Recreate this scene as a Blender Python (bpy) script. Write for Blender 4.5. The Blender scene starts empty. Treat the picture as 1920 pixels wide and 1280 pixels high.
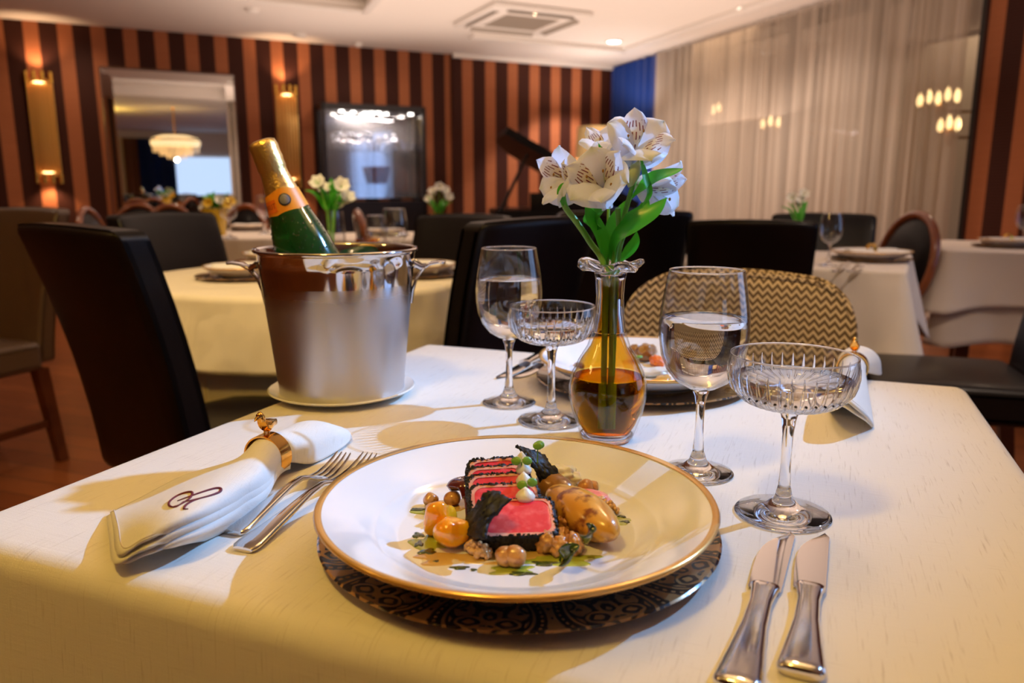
import bpy, bmesh, math, random
from mathutils import Vector, Matrix, noise
from mathutils.bvhtree import BVHTree
R = math.radians
PI = math.pi
random.seed(7)
scn = bpy.context.scene
col = scn.collection

# ------------------------------------------------------------------ camera, world, lights
F, PITCH, CH = 1449.0, R(11.05), 1.02
cam_d = bpy.data.cameras.new('camera'); cam = bpy.data.objects.new('camera', cam_d); col.objects.link(cam)
cam.location = (0, 0, CH); cam.rotation_euler = (R(90) - PITCH, 0, 0)
cam_d.sensor_width = 36; cam_d.lens = F / 1920 * 36; cam_d.clip_start = .02; cam_d.clip_end = 60
cam_d.dof.use_dof = True; cam_d.dof.focus_distance = .70; cam_d.dof.aperture_fstop = 5.6
scn.camera = cam
vs = scn.view_settings
vs.view_transform = 'Standard'; vs.look = 'None'; vs.gamma = 1; vs.exposure = 0; vs.use_curve_mapping = False
w = bpy.data.worlds.new('world'); scn.world = w; w.use_nodes = True
w.node_tree.nodes['Background'].inputs[0].default_value = (1, .8, .6, 1)
w.node_tree.nodes['Background'].inputs[1].default_value = .02
cy = scn.cycles
cy.max_bounces = 14; cy.transmission_bounces = 12; cy.transparent_max_bounces = 24; cy.glossy_bounces = 6; cy.diffuse_bounces = 4
cy.sample_clamp_indirect = 6; cy.blur_glossy = .5

def light(name, kind, loc, color, power, radius=.05, aim=None, cone=60, blend=.5, size=None):
    d = bpy.data.lights.new(name, kind); o = bpy.data.objects.new(name, d); col.objects.link(o)
    o.location = loc; d.color = color; d.energy = power
    if kind in ('POINT', 'SPOT'): d.shadow_soft_size = radius
    if kind == 'SPOT': d.spot_size = R(cone); d.spot_blend = blend
    if kind == 'AREA': d.shape = 'RECTANGLE'; d.size, d.size_y = size
    if aim is not None: o.rotation_euler = (Vector(aim) - Vector(loc)).to_track_quat('-Z', 'Y').to_euler()
    return o
WARM = (1.0, .62, .30); AMBER = (1.0, .60, .17); COOL = (.17, .45, 1.0); SOFT = (1.0, .72, .50)
light('key_spot', 'SPOT', (2.13, 1.67, 2.52), (.25, .52, 1.0), 510, .022, (-.36, .82, .75), 29, 1.0)
light('front_lamp', 'POINT', (-.45, -.02, 2.46), (1, .64, .115), 42, .10)
light('left_fill', 'POINT', (-2.4, .4, 2.3), AMBER, 14, .15)  # unseen fill light added for the left cloth skirt
light('table_fill_middle', 'SPOT', (-.95, 1.45, 2.52), (1, .75, .42), 112, .06, (-.68, 2.2, .7), 62, .7)  # added spot, aimed to brighten the front of the round table's cloth
light('wall_fill', 'SPOT', (-3.9, 7.2, 2.52), (1, .72, .50), 24, .06, (-4.4, 7.9, 1.2), 110, .9)  # two unseen spots added to brighten the striped wall
light('wall_fill', 'SPOT', (-1.2, 8.2, 2.52), (1, .72, .50), 20, .06, (-1.6, 9.0, 1.2), 110, .9)
light('table_fill_right', 'SPOT', (1.55, 1.35, 2.52), (1, .76, .58), 85, .06, (1.35, 2.75, .6), 50, .9)  # added spot that lifts the right-hand table's cloth front
light('rear_fill', 'SPOT', (2.6, -2.4, 2.54), SOFT, 60, .06, (2.6, -2.4, 0), 130, .9)  # unseen pair added to brighten the rear room for the mirror
light('rear_fill', 'SPOT', (.2, -3.6, 2.54), SOFT, 60, .06, (.2, -3.6, 0), 130, .9)
light('table_spot_rear', 'SPOT', (-1.3, 5.0, 2.52), SOFT, 60, .06, (-1.3, 5.0, .7), 80, .7)
light('corner_spot', 'SPOT', (.95, 9.4, 2.5), (1, .80, .70), 130, .06, (.85, 9.8, .6), 96, .35)
for k, (x, y, p) in enumerate(((2.6, 1.0, 22), (3.0, 4.4, 34), (1.6, 6.2, 40), (-3.4, 4.2, 34), (-2.6, 6.6, 40), (.2, 7.2, 40), (-4.6, 6.4, 30))):
    light('room_fill', 'SPOT', (x, y, 2.54), SOFT, p, .06, (x, y, 0), 125, .9)  # unseen ceiling spots added as ambient fill, no fixtures modelled
for k, s_ in enumerate((1.8, 2.9, 4.05)):
    q = Vector((1.39, 10.64, 0)) + Vector((.358, -.934, 0)) * s_ + Vector((-.934, -.358, 0)) * 1.35
    light('curtain_fill', 'SPOT', (q.x, q.y, 2.54), (1, .80, .67), 150, .10, (q.x + .9, q.y + .34, .9), 95, 1.0)  # unseen spots added to wash the sheer curtain with light
light('ceiling_wash', 'AREA', (0, 6.0, 1.7), (1, .78, .64), 92, aim=(0, 6.0, 4), size=(5.0, 5.0))  # floating upward area light, added to brighten the ceiling

# ------------------------------------------------------------------ picture measurements -> points of the place
def ray(px, py):
    x = (px - 960) / F; y = -(py - 640) / F
    return Vector((x, math.cos(PITCH) + y * math.sin(PITCH), -math.sin(PITCH) + y * math.cos(PITCH)))
CAM = Vector((0, 0, CH))
def at(px, py, z):
    d = ray(px, py); return CAM + d * ((z - CH) / d.z)
def aty(px, py, Y):
    d = ray(px, py); return CAM + d * (Y / d.y)
T = .75
YAW = -R(21.55)                                   # the table's own axes
U = Vector((math.cos(YAW), math.sin(YAW), 0)); V = Vector((-math.sin(YAW), math.cos(YAW), 0))

# ------------------------------------------------------------------ materials
MATS = {}
def nt(name):
    m = bpy.data.materials.new(name); m.use_nodes = True
    t = m.node_tree; b = t.nodes['Principled BSDF']; MATS[name] = m
    return m, t, b
def pm(name, c, rough=.5, metal=0, coat=0, spec=.5, sheen=0, sss=0, bump=None, vary=None, trans=0, ior=None, emit=None):
    m, t, b = nt(name)
    b.inputs['Base Color'].default_value = (*c, 1); b.inputs['Roughness'].default_value = rough
    b.inputs['Metallic'].default_value = metal; b.inputs['Coat Weight'].default_value = coat
    b.inputs['Coat Roughness'].default_value = .12; b.inputs['Specular IOR Level'].default_value = spec
    b.inputs['Sheen Weight'].default_value = sheen
    if sss: b.inputs['Subsurface Weight'].default_value = sss; b.inputs['Subsurface Scale'].default_value = .004; b.inputs['Subsurface Radius'].default_value = (1, .5, .3)
    if trans: b.inputs['Transmission Weight'].default_value = trans
    if ior: b.inputs['IOR'].default_value = ior
    if emit: b.inputs['Emission Color'].default_value = (*emit[0], 1); b.inputs['Emission Strength'].default_value = emit[1]
    if bump or vary:
        tc = t.nodes.new('ShaderNodeTexCoord')
    if bump:
        n = t.nodes.new('ShaderNodeTexNoise'); n.inputs['Scale'].default_value = bump[0]; n.inputs['Detail'].default_value = 6
        bp = t.nodes.new('ShaderNodeBump'); bp.inputs['Strength'].default_value = bump[1]; bp.inputs['Distance'].default_value = bump[2] if len(bump) > 2 else .002
        t.links.new(tc.outputs['Object'], n.inputs['Vector']); t.links.new(n.outputs[0], bp.inputs['Height']); t.links.new(bp.outputs[0], b.inputs['Normal'])
    if vary:                                      # vary = (scale, colour 2, low, high)
        n = t.nodes.new('ShaderNodeTexNoise'); n.inputs['Scale'].default_value = vary[0]; n.inputs['Detail'].default_value = 5
        cr = t.nodes.new('ShaderNodeValToRGB'); cr.color_ramp.elements[0].position = vary[2]; cr.color_ramp.elements[1].position = vary[3]
        cr.color_ramp.elements[0].color = (*c, 1); cr.color_ramp.elements[1].color = (*vary[1], 1)
        t.links.new(tc.outputs['Object'], n.inputs['Vector']); t.links.new(n.outputs[0], cr.inputs[0]); t.links.new(cr.outputs[0], b.inputs['Base Color'])
    return m
def N(t, kind, **kw):
    n = t.nodes.new('ShaderNode' + kind)
    for k, v in kw.items():
        if isinstance(k, str) and hasattr(n, k): setattr(n, k, v)
    return n
def mth(t, op, a, b=None, c=None):
    n = N(t, 'Math', operation=op)
    for i, x in enumerate((a, b, c)):
        if x is None: continue
        if isinstance(x, (int, float)): n.inputs[i].default_value = x
        else: t.links.new(x, n.inputs[i])
    return n.outputs[0]
def mixc(t, f, c1, c2):
    n = N(t, 'Mix'); n.data_type = 'RGBA'
    for i, x in ((0, f), (6, c1), (7, c2)):
        if isinstance(x, (int, float)): n.inputs[i].default_value = x
        elif isinstance(x, tuple): n.inputs[i].default_value = (*x, 1)
        else: t.links.new(x, n.inputs[i])
    return n.outputs[2]
def coords(t, which='Object', scale=(1, 1, 1), rot=(0, 0, 0)):
    tc = N(t, 'TexCoord'); mp = N(t, 'Mapping'); mp.inputs['Scale'].default_value = scale; mp.inputs['Rotation'].default_value = rot
    t.links.new(tc.outputs[which], mp.inputs['Vector']); return mp.outputs[0]
def noise_tex(t, vec, scale=5, detail=4, rough=.5):
    n = N(t, 'TexNoise'); n.inputs['Scale'].default_value = scale; n.inputs['Detail'].default_value = detail; n.inputs['Roughness'].default_value = rough
    t.links.new(vec, n.inputs['Vector']); return n.outputs[0]
def ramp(t, x, a, b):
    n = N(t, 'MapRange'); n.inputs[1].default_value = a; n.inputs[2].default_value = b
    t.links.new(x, n.inputs[0]); return n.outputs[0]
def sep(t, vec):
    s = N(t, 'SeparateXYZ'); t.links.new(vec, s.inputs[0]); return s.outputs
def set_bump(t, b, h, strength=.3, dist=.002):
    bp = N(t, 'Bump'); bp.inputs['Strength'].default_value = strength; bp.inputs['Distance'].default_value = dist
    t.links.new(h, bp.inputs['Height']); t.links.new(bp.outputs[0], b.inputs['Normal'])

def linen(name, c, dark, amount=.5, fine=1.0, crease=0):
    m, t, b = nt(name); b.inputs['Roughness'].default_value = .92; b.inputs['Sheen Weight'].default_value = .15; b.inputs['Specular IOR Level'].default_value = .15
    a = noise_tex(t, coords(t, scale=(620 * fine, 30 * fine, 30 * fine)), 1, 3)
    a2 = noise_tex(t, coords(t, scale=(26 * fine, 380 * fine, 300 * fine)), 1, 3)
    wv = noise_tex(t, coords(t, scale=(900 * fine, 900 * fine, 900 * fine)), 1, 2)
    f = mth(t, 'MULTIPLY', ramp(t, a, .60, .80), amount)
    f2 = mth(t, 'MULTIPLY', ramp(t, a2, .64, .82), amount * .5)
    f = mth(t, 'MAXIMUM', f, f2)
    t.links.new(mixc(t, f, c, dark), b.inputs['Base Color'])
    h = mth(t, 'ADD', mth(t, 'ADD', a, a2), mth(t, 'MULTIPLY', wv, .8))
    if crease:
        cr = noise_tex(t, coords(t, scale=(4.5, 4.5, 3.2)), 1, 2, .5)
        set_bump(t, b, mth(t, 'ABSOLUTE', mth(t, 'SUBTRACT', cr, .5)), .45, crease)
    else: set_bump(t, b, h, .25, .0006)
    return m
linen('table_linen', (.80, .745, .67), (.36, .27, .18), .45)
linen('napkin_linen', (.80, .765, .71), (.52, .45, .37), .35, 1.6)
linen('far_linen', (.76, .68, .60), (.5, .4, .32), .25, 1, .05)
linen('golden_lit_linen', (.78, .68, .50), (.5, .4, .25), .25, 1, .09)  # white linen with the warm amber light mixed into its colour

def stripes(name, per, cen):
    m, t, b = nt(name); b.inputs['Roughness'].default_value = .6; b.inputs['Specular IOR Level'].default_value = .12
    v = sep(t, coords(t)); x = mth(t, 'FRACT', mth(t, 'DIVIDE', mth(t, 'SUBTRACT', v[0], cen), per))
    s = ramp(t, mth(t, 'ABSOLUTE', mth(t, 'SUBTRACT', x, .5)), .272, .280)      # 1 = pale stripe
    hz = mth(t, 'SINE', mth(t, 'MULTIPLY', v[2], 2 * PI / .021))
    rib = ramp(t, hz, -.3, .8)
    dark = mixc(t, rib, (.036, .010, .006), (.062, .020, .013))
    sm = noise_tex(t, coords(t, scale=(3, 3, 60)), 1, 3)
    pale = mixc(t, sm, (.32, .105, .042), (.42, .150, .066))
    t.links.new(mixc(t, s, dark, pale), b.inputs['Base Color'])
    return m
stripes('striped_wallpaper', .2835, 6.6177); stripes('striped_wallpaper_bay', .300, 1.262); stripes('striped_wallpaper_side', .27, 5.39)

def floor_mat():
    m, t, b = nt('wood_floor'); v = coords(t, rot=(0, 0, R(20)))
    br = N(t, 'TexBrick'); t.links.new(v, br.inputs['Vector'])
    br.inputs['Scale'].default_value = 1; br.inputs['Brick Width'].default_value = 1.1; br.inputs['Row Height'].default_value = .11; br.inputs['Mortar Size'].default_value = .003
    br.inputs['Color1'].default_value = (.33, .095, .024, 1); br.inputs['Color2'].default_value = (.22, .058, .015, 1); br.inputs['Mortar'].default_value = (.05, .02, .01, 1)
    g = noise_tex(t, coords(t, scale=(6, 90, 1), rot=(0, 0, R(20))), 1, 5)
    t.links.new(mixc(t, mth(t, 'MULTIPLY', g, .55), br.outputs[0], (.10, .03, .01)), b.inputs['Base Color'])
    b.inputs['Roughness'].default_value = .30
floor_mat()

def zigzag():
    m, t, b = nt('zigzag_fabric'); b.inputs['Roughness'].default_value = .85; b.inputs['Sheen Weight'].default_value = .2
    v = sep(t, coords(t))
    tri = mth(t, 'PINGPONG', v[0], .0085)
    y = mth(t, 'FRACT', mth(t, 'DIVIDE', mth(t, 'ADD', v[2], mth(t, 'MULTIPLY', tri, 1.2)), .0140))
    s = ramp(t, mth(t, 'ABSOLUTE', mth(t, 'SUBTRACT', y, .5)), .25, .31)
    t.links.new(mixc(t, s, (.110, .072, .042), (.60, .48, .34)), b.inputs['Base Color'])
zigzag()

def damask():
    m, t, b = nt('damask_lacquer'); b.inputs['Roughness'].default_value = .16; b.inputs['Coat Weight'].default_value = .6
    tc = N(t, 'TexCoord'); s = sep(t, tc.outputs['Object'])
    r = mth(t, 'SQRT', mth(t, 'ADD', mth(t, 'MULTIPLY', s[0], s[0]), mth(t, 'MULTIPLY', s[1], s[1])))
    an = mth(t, 'ARCTAN2', s[1], s[0])
    ca = mth(t, 'DIVIDE', mth(t, 'PINGPONG', an, PI / 11), PI / 11)              # 0..1 inside half a sector
    rr = mth(t, 'DIVIDE', mth(t, 'SUBTRACT', r, .118), .040)
    cx = N(t, 'CombineXYZ'); t.links.new(mth(t, 'MULTIPLY', ca, .045), cx.inputs[0]); t.links.new(mth(t, 'MULTIPLY', rr, .040), cx.inputs[1])
    nz = N(t, 'TexNoise'); nz.inputs['Scale'].default_value = 60; nz.inputs['Detail'].default_value = 2; t.links.new(cx.outputs[0], nz.inputs['Vector'])
    w1 = N(t, 'VectorMath', operation='SCALE'); t.links.new(nz.outputs['Color'], w1.inputs[0]); w1.inputs['Scale'].default_value = .014
    ad = N(t, 'VectorMath', operation='ADD'); t.links.new(cx.outputs[0], ad.inputs[0]); t.links.new(w1.outputs[0], ad.inputs[1])
    vo = N(t, 'TexVoronoi'); vo.inputs['Scale'].default_value = 62; t.links.new(ad.outputs[0], vo.inputs['Vector'])
    petals = mth(t, 'SINE', mth(t, 'MULTIPLY', vo.outputs['Distance'], 15))
    f1 = ramp(t, petals, -.10, .05)
    # medallion outline rings
    dx = mth(t, 'SUBTRACT', ca, .0); dy = mth(t, 'MULTIPLY', mth(t, 'SUBTRACT', rr, .35), .75)
    dd = mth(t, 'SQRT', mth(t, 'ADD', mth(t, 'MULTIPLY', dx, dx), mth(t, 'MULTIPLY', dy, dy)))
    ring = mth(t, 'ABSOLUTE', mth(t, 'SUBTRACT', dd, .72)); ring2 = mth(t, 'ABSOLUTE', mth(t, 'SUBTRACT', dd, .85))
    f2 = mth(t, 'LESS_THAN', ring, .025)
    dots = mth(t, 'GREATER_THAN', mth(t, 'SINE', mth(t, 'MULTIPLY', mth(t, 'ARCTAN2', dy, dx), 46)), 0)
    f3 = mth(t, 'MULTIPLY', mth(t, 'LESS_THAN', ring2, .022), dots)
    gap = mth(t, 'LESS_THAN', mth(t, 'ABSOLUTE', mth(t, 'SUBTRACT', dd, .79)), .14)
    f = mth(t, 'MAXIMUM', mth(t, 'MULTIPLY', f1, mth(t, 'SUBTRACT', 1, gap)), mth(t, 'MAXIMUM', f2, f3))
    t.links.new(mixc(t, f, (.008, .006, .008), (.50, .27, .10)), b.inputs['Base Color'])
    t.links.new(mth(t, 'MULTIPLY', f, .25), b.inputs['Metallic'])
damask()

def thin_glass(name, tint=(1, 1, 1), refl=1.0, rough=0.0):
    m, t, b = nt(name); t.nodes.remove(b); out = t.nodes['Material Output']
    tr = N(t, 'BsdfTransparent'); tr.inputs[0].default_value = (*tint, 1)
    gl = N(t, 'BsdfGlossy'); gl.inputs['Roughness'].default_value = rough
    lw = N(t, 'LayerWeight'); fr = N(t, 'Math', operation='MULTIPLY_ADD'); fr.inputs[1].default_value = .95; fr.inputs[2].default_value = .065; t.links.new(mth(t, 'POWER', lw.outputs['Facing'], 4.2), fr.inputs[0])
    mx = N(t, 'MixShader'); t.links.new(mth(t, 'MULTIPLY', fr.outputs[0], refl), mx.inputs[0])
    t.links.new(tr.outputs[0], mx.inputs[1]); t.links.new(gl.outputs[0], mx.inputs[2]); t.links.new(mx.outputs[0], out.inputs['Surface'])
    return m
def solid_glass(name, c=(1, 1, 1), ior=1.5, rough=0):
    m, t, b = nt(name); t.nodes.remove(b); out = t.nodes['Material Output']
    g = N(t, 'BsdfGlass'); g.inputs['Color'].default_value = (*c, 1); g.inputs['IOR'].default_value = ior; g.inputs['Roughness'].default_value = rough
    t.links.new(g.outputs[0], out.inputs['Surface']); return m
thin_glass('thin_glass', (.985, .99, 1)); thin_glass('amber_glass', (.94, .64, .11)); thin_glass('window_glass', (.9, .92, .95), .9)
solid_glass('solid_glass', (.98, .985, 1), 1.5); solid_glass('water', (.985, .99, 1), 1.33); solid_glass('vase_water', (.90, .56, .045), 1.33)
solid_glass('ice_glass', (.98, .985, 1), 1.5, .05)

def sheer():
    m, t, b = nt('sheer_curtain'); t.nodes.remove(b); out = t.nodes['Material Output']
    d = N(t, 'BsdfDiffuse'); d.inputs[0].default_value = (.62, .52, .43, 1)
    tl = N(t, 'BsdfTranslucent'); tl.inputs[0].default_value = (.60, .48, .38, 1)
    tr = N(t, 'BsdfTransparent')
    m1 = N(t, 'MixShader'); m1.inputs[0].default_value = .30; t.links.new(d.outputs[0], m1.inputs[1]); t.links.new(tl.outputs[0], m1.inputs[2])
    n = noise_tex(t, coords(t, scale=(14, 14, .15)), 1, 2)
    m2 = N(t, 'MixShader'); t.links.new(ramp(t, n, .15, 1.35), m2.inputs[0]); t.links.new(m1.outputs[0], m2.inputs[1]); t.links.new(tr.outputs[0], m2.inputs[2])
    t.links.new(m2.outputs[0], out.inputs['Surface'])
sheer()
pm('blue_velvet', (.002, .027, .19), .75, sheen=.15, spec=.2)
pm('ceiling_paint', (.82, .76, .70), .85)
pm('trim_white', (.80, .75, .70), .5)
pm('vent_grey', (.34, .29, .24), .6)
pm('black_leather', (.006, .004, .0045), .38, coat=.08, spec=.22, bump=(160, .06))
pm('lit_leather', (.125, .075, .05), .40, coat=.2, bump=(160, .06))  # black leather with the light on its face put into the colour
pm('dark_wood', (.085, .022, .010), .3, coat=.3, vary=(12, (.13, .036, .014), .35, .65))
pm('orange_wood', (.30, .085, .022), .25, coat=.5, vary=(10, (.20, .05, .014), .35, .65))
pm('piano_black', (.005, .004, .004), .45, spec=.12)
pm('ivory', (.8, .75, .65), .3)
pm('gold', (.90, .50, .12), .16, metal=1)
pm('bright_gold', (.95, .60, .13), .22, metal=1)
pm('brass_tube', (.80, .48, .15), .32, metal=1)
pm('foil', (.93, .63, .22), .30, metal=.9, bump=(260, .5, .0015))
pm('steel', (.66, .64, .65), .07, metal=1)
def brushed():
    m, t, b = nt('brushed_steel'); b.inputs['Base Color'].default_value = (.60, .585, .60, 1); b.inputs['Metallic'].default_value = 1
    tc = N(t, 'TexCoord'); s = sep(t, tc.outputs['Object'])
    an = mth(t, 'ARCTAN2', s[1], s[0]); cx = N(t, 'CombineXYZ'); t.links.new(mth(t, 'MULTIPLY', an, 2.2), cx.inputs[0]); t.links.new(mth(t, 'MULTIPLY', s[2], 3.0), cx.inputs[1])
    sm = noise_tex(t, cx.outputs[0], 1.2, 4); sp = noise_tex(t, tc.outputs['Object'], 26, 5)
    top = ramp(t, s[2], .115, .15)                                                   # breathed-on lower part, clear under the polished band
    frost = mth(t, 'MULTIPLY', mth(t, 'SUBTRACT', 1, top), mth(t, 'ADD', .13, mth(t, 'MULTIPLY', sm, .30)))
    t.links.new(mth(t, 'ADD', mth(t, 'ADD', .10, frost), mth(t, 'MULTIPLY', sp, .06)), b.inputs['Roughness'])
brushed()
pm('cutlery_steel', (.74, .71, .70), .10, metal=1)
pm('mirror_silver', (.93, .92, .90), .012, metal=1)
pm('china', (.86, .87, .90), .12, coat=.5)
pm('cream_china', (.82, .80, .74), .18, coat=.5)
pm('gold_band', (.88, .52, .16), .22, metal=.55, coat=.3)
pm('bottle_green', (.005, .075, .010), .05, coat=1, trans=.40, ior=1.5)
pm('bottle_dark', (.012, .014, .010), .06, coat=1)
pm('label_orange', (.93, .33, .015), .45)
pm('label_deep_orange', (.80, .17, .012), .45)
pm('print_brown', (.30, .06, .008), .5)
pm('seal_grey', (.20, .19, .22), .35, metal=.6, bump=(900, .6, .001))
pm('seal_dark', (.02, .015, .015), .4)
pm('drops', (.92, .95, 1), .02, trans=1, ior=1.33)
pm('burgundy_thread', (.13, .006, .018), .6, bump=(1500, .5, .0006))
pm('thread_seam', (.56, .48, .40), .8)
pm('tuna', (.74, .020, .055), .38, sss=.12, coat=.2, spec=.35, vary=(120, (.84, .13, .17), .45, .75))
pm('tuna_edge', (.72, .26, .20), .4, coat=.2, vary=(90, (.80, .42, .34), .45, .65))
pm('sesame', (.010, .009, .010), .55, spec=.4)
pm('potato', (.66, .31, .035), .30, coat=.6, vary=(70, (.20, .045, .008), .52, .62))
pm('potato_dark', (.30, .13, .025), .30, coat=.6, vary=(60, (.12, .04, .01), .5, .7))
pm('hazelnut', (.60, .29, .085), .32, coat=.35, vary=(140, (.36, .13, .03), .45, .62))
pm('fruit', (.92, .33, .006), .14, coat=.6, sss=.1, vary=(50, (.94, .48, .012), .4, .6))
pm('mustard', (.66, .38, .15), .25, coat=.6)
pm('jelly', (.090, .008, .005), .08, coat=1)
pm('herb_oil', (.035, .070, .006), .15, coat=1, vary=(240, (.016, .028, .006), .45, .6))
pm('green_oil', (.36, .42, .045), .12, coat=1)
pm('sauce', (.62, .40, .12), .15, coat=1)
pm('cream', (.86, .83, .74), .35, sss=.2)
pm('sprout', (.15, .33, .03), .4); pm('cabinet_mirror', (.84, .78, .75), .07, metal=.78)
pm('pink_jelly', (.80, .22, .17), .25, coat=.5)
pm('orange_puree', (.80, .18, .03), .3, coat=.5)
pm('stem_green', (.15, .42, .045), .42, vary=(40, (.20, .45, .07), .4, .6))
pm('leaf_green', (.050, .34, .022), .36, coat=.2, vary=(30, (.085, .44, .04), .4, .65))
def add_translucent(name, c, k):
    t = MATS[name].node_tree; b = t.nodes['Principled BSDF']; tl = N(t, 'BsdfTranslucent'); tl.inputs[0].default_value = (*c, 1); mx = N(t, 'MixShader'); mx.inputs[0].default_value = k
    t.links.new(b.outputs[0], mx.inputs[1]); t.links.new(tl.outputs[0], mx.inputs[2]); t.links.new(mx.outputs[0], t.nodes['Material Output'].inputs['Surface'])
add_translucent('leaf_green', (.10, .62, .03), .38)
pm('bud_green', (.42, .50, .22), .45)
pm('anther', (.30, .14, .02), .6)
pm('far_petal', (.84, .82, .74), .6); pm('yellow_petal', (.88, .58, .03), .6)
pm('lampshade', (.50, .34, .14), .8, emit=((1, .62, .25), .12))
pm('lamp_glow', (1, 1, 1), .5, emit=((1, .88, .74), 14))
pm('warm_glow', (1, .8, .5), .5, emit=((1, .62, .25), 7))
pm('crystal_glow', (1, .85, .6), .3, emit=((1, .72, .36), 1.1))
pm('dark_wall', (.12, .085, .065), .8); pm('plain_wall', (.74, .66, .60), .8)
pm('screen_glow', (.3, .4, .6), .5, emit=((.50, .68, .98), 1.15))
pm('blue_fill_glow', (.3, .4, .6), .5, emit=((.36, .56, 1), 1.7)); pm('crystal_soft', (.9, .75, .5), .3, emit=((1, .66, .32), .3)); pm('rose_drape', (.34, .16, .12), .8)
pm('frame_black', (.012, .009, .009), .35)
pm('shade_panel', (.56, .47, .37), .8)
pm('yellow_glass', (.62, .40, .03), .12, coat=.6)

def petal_mat(name, marked):
    m, t, b = nt(name); b.inputs['Roughness'].default_value = .5; b.inputs['Sheen Weight'].default_value = .1
    tc = N(t, 'TexCoord'); s = sep(t, tc.outputs['UV'])
    uu = mth(t, 'ABSOLUTE', mth(t, 'SUBTRACT', s[0], .5))
    c = mixc(t, ramp(t, s[1], .0, .16), (.66, .72, .52), (.85, .86, .96))
    if marked:
        yl = mth(t, 'MULTIPLY', mth(t, 'MULTIPLY', ramp(t, s[1], .25, .42), ramp(t, s[1], .82, .60)), ramp(t, uu, .34, .18))
        c = mixc(t, mth(t, 'MULTIPLY', yl, .6), c, (.88, .68, .20))
        cell = mth(t, 'FLOOR', mth(t, 'MULTIPLY', s[0], 9))
        off = mth(t, 'FRACT', mth(t, 'MULTIPLY', mth(t, 'SINE', mth(t, 'MULTIPLY', cell, 12.9)), 43.7))
        fx = mth(t, 'ABSOLUTE', mth(t, 'SUBTRACT', mth(t, 'FRACT', mth(t, 'MULTIPLY', s[0], 9)), .5))
        fy = mth(t, 'FRACT', mth(t, 'ADD', mth(t, 'MULTIPLY', s[1], 5), off))
        dash = mth(t, 'MULTIPLY', mth(t, 'LESS_THAN', fx, .17), mth(t, 'LESS_THAN', fy, .62))
        zone = mth(t, 'MULTIPLY', mth(t, 'MULTIPLY', mth(t, 'GREATER_THAN', s[1], .28), mth(t, 'LESS_THAN', s[1], .80)), mth(t, 'LESS_THAN', uu, .38))
        c = mixc(t, mth(t, 'MULTIPLY', dash, zone), c, (.22, .035, .03))
    else:
        tip = mth(t, 'MULTIPLY', ramp(t, s[1], .84, .98), ramp(t, uu, .35, .05))
        c = mixc(t, mth(t, 'MULTIPLY', tip, .6), c, (.45, .52, .22))
    t.links.new(c, b.inputs['Base Color'])
    tl = N(t, 'BsdfTranslucent'); t.links.new(c, tl.inputs[0]); mx = N(t, 'MixShader'); mx.inputs[0].default_value = .42; out = t.nodes['Material Output']
    t.links.new(b.outputs[0], mx.inputs[1]); t.links.new(tl.outputs[0], mx.inputs[2]); t.links.new(mx.outputs[0], out.inputs['Surface'])
petal_mat('white_petal', False); petal_mat('marked_petal', True)

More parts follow.
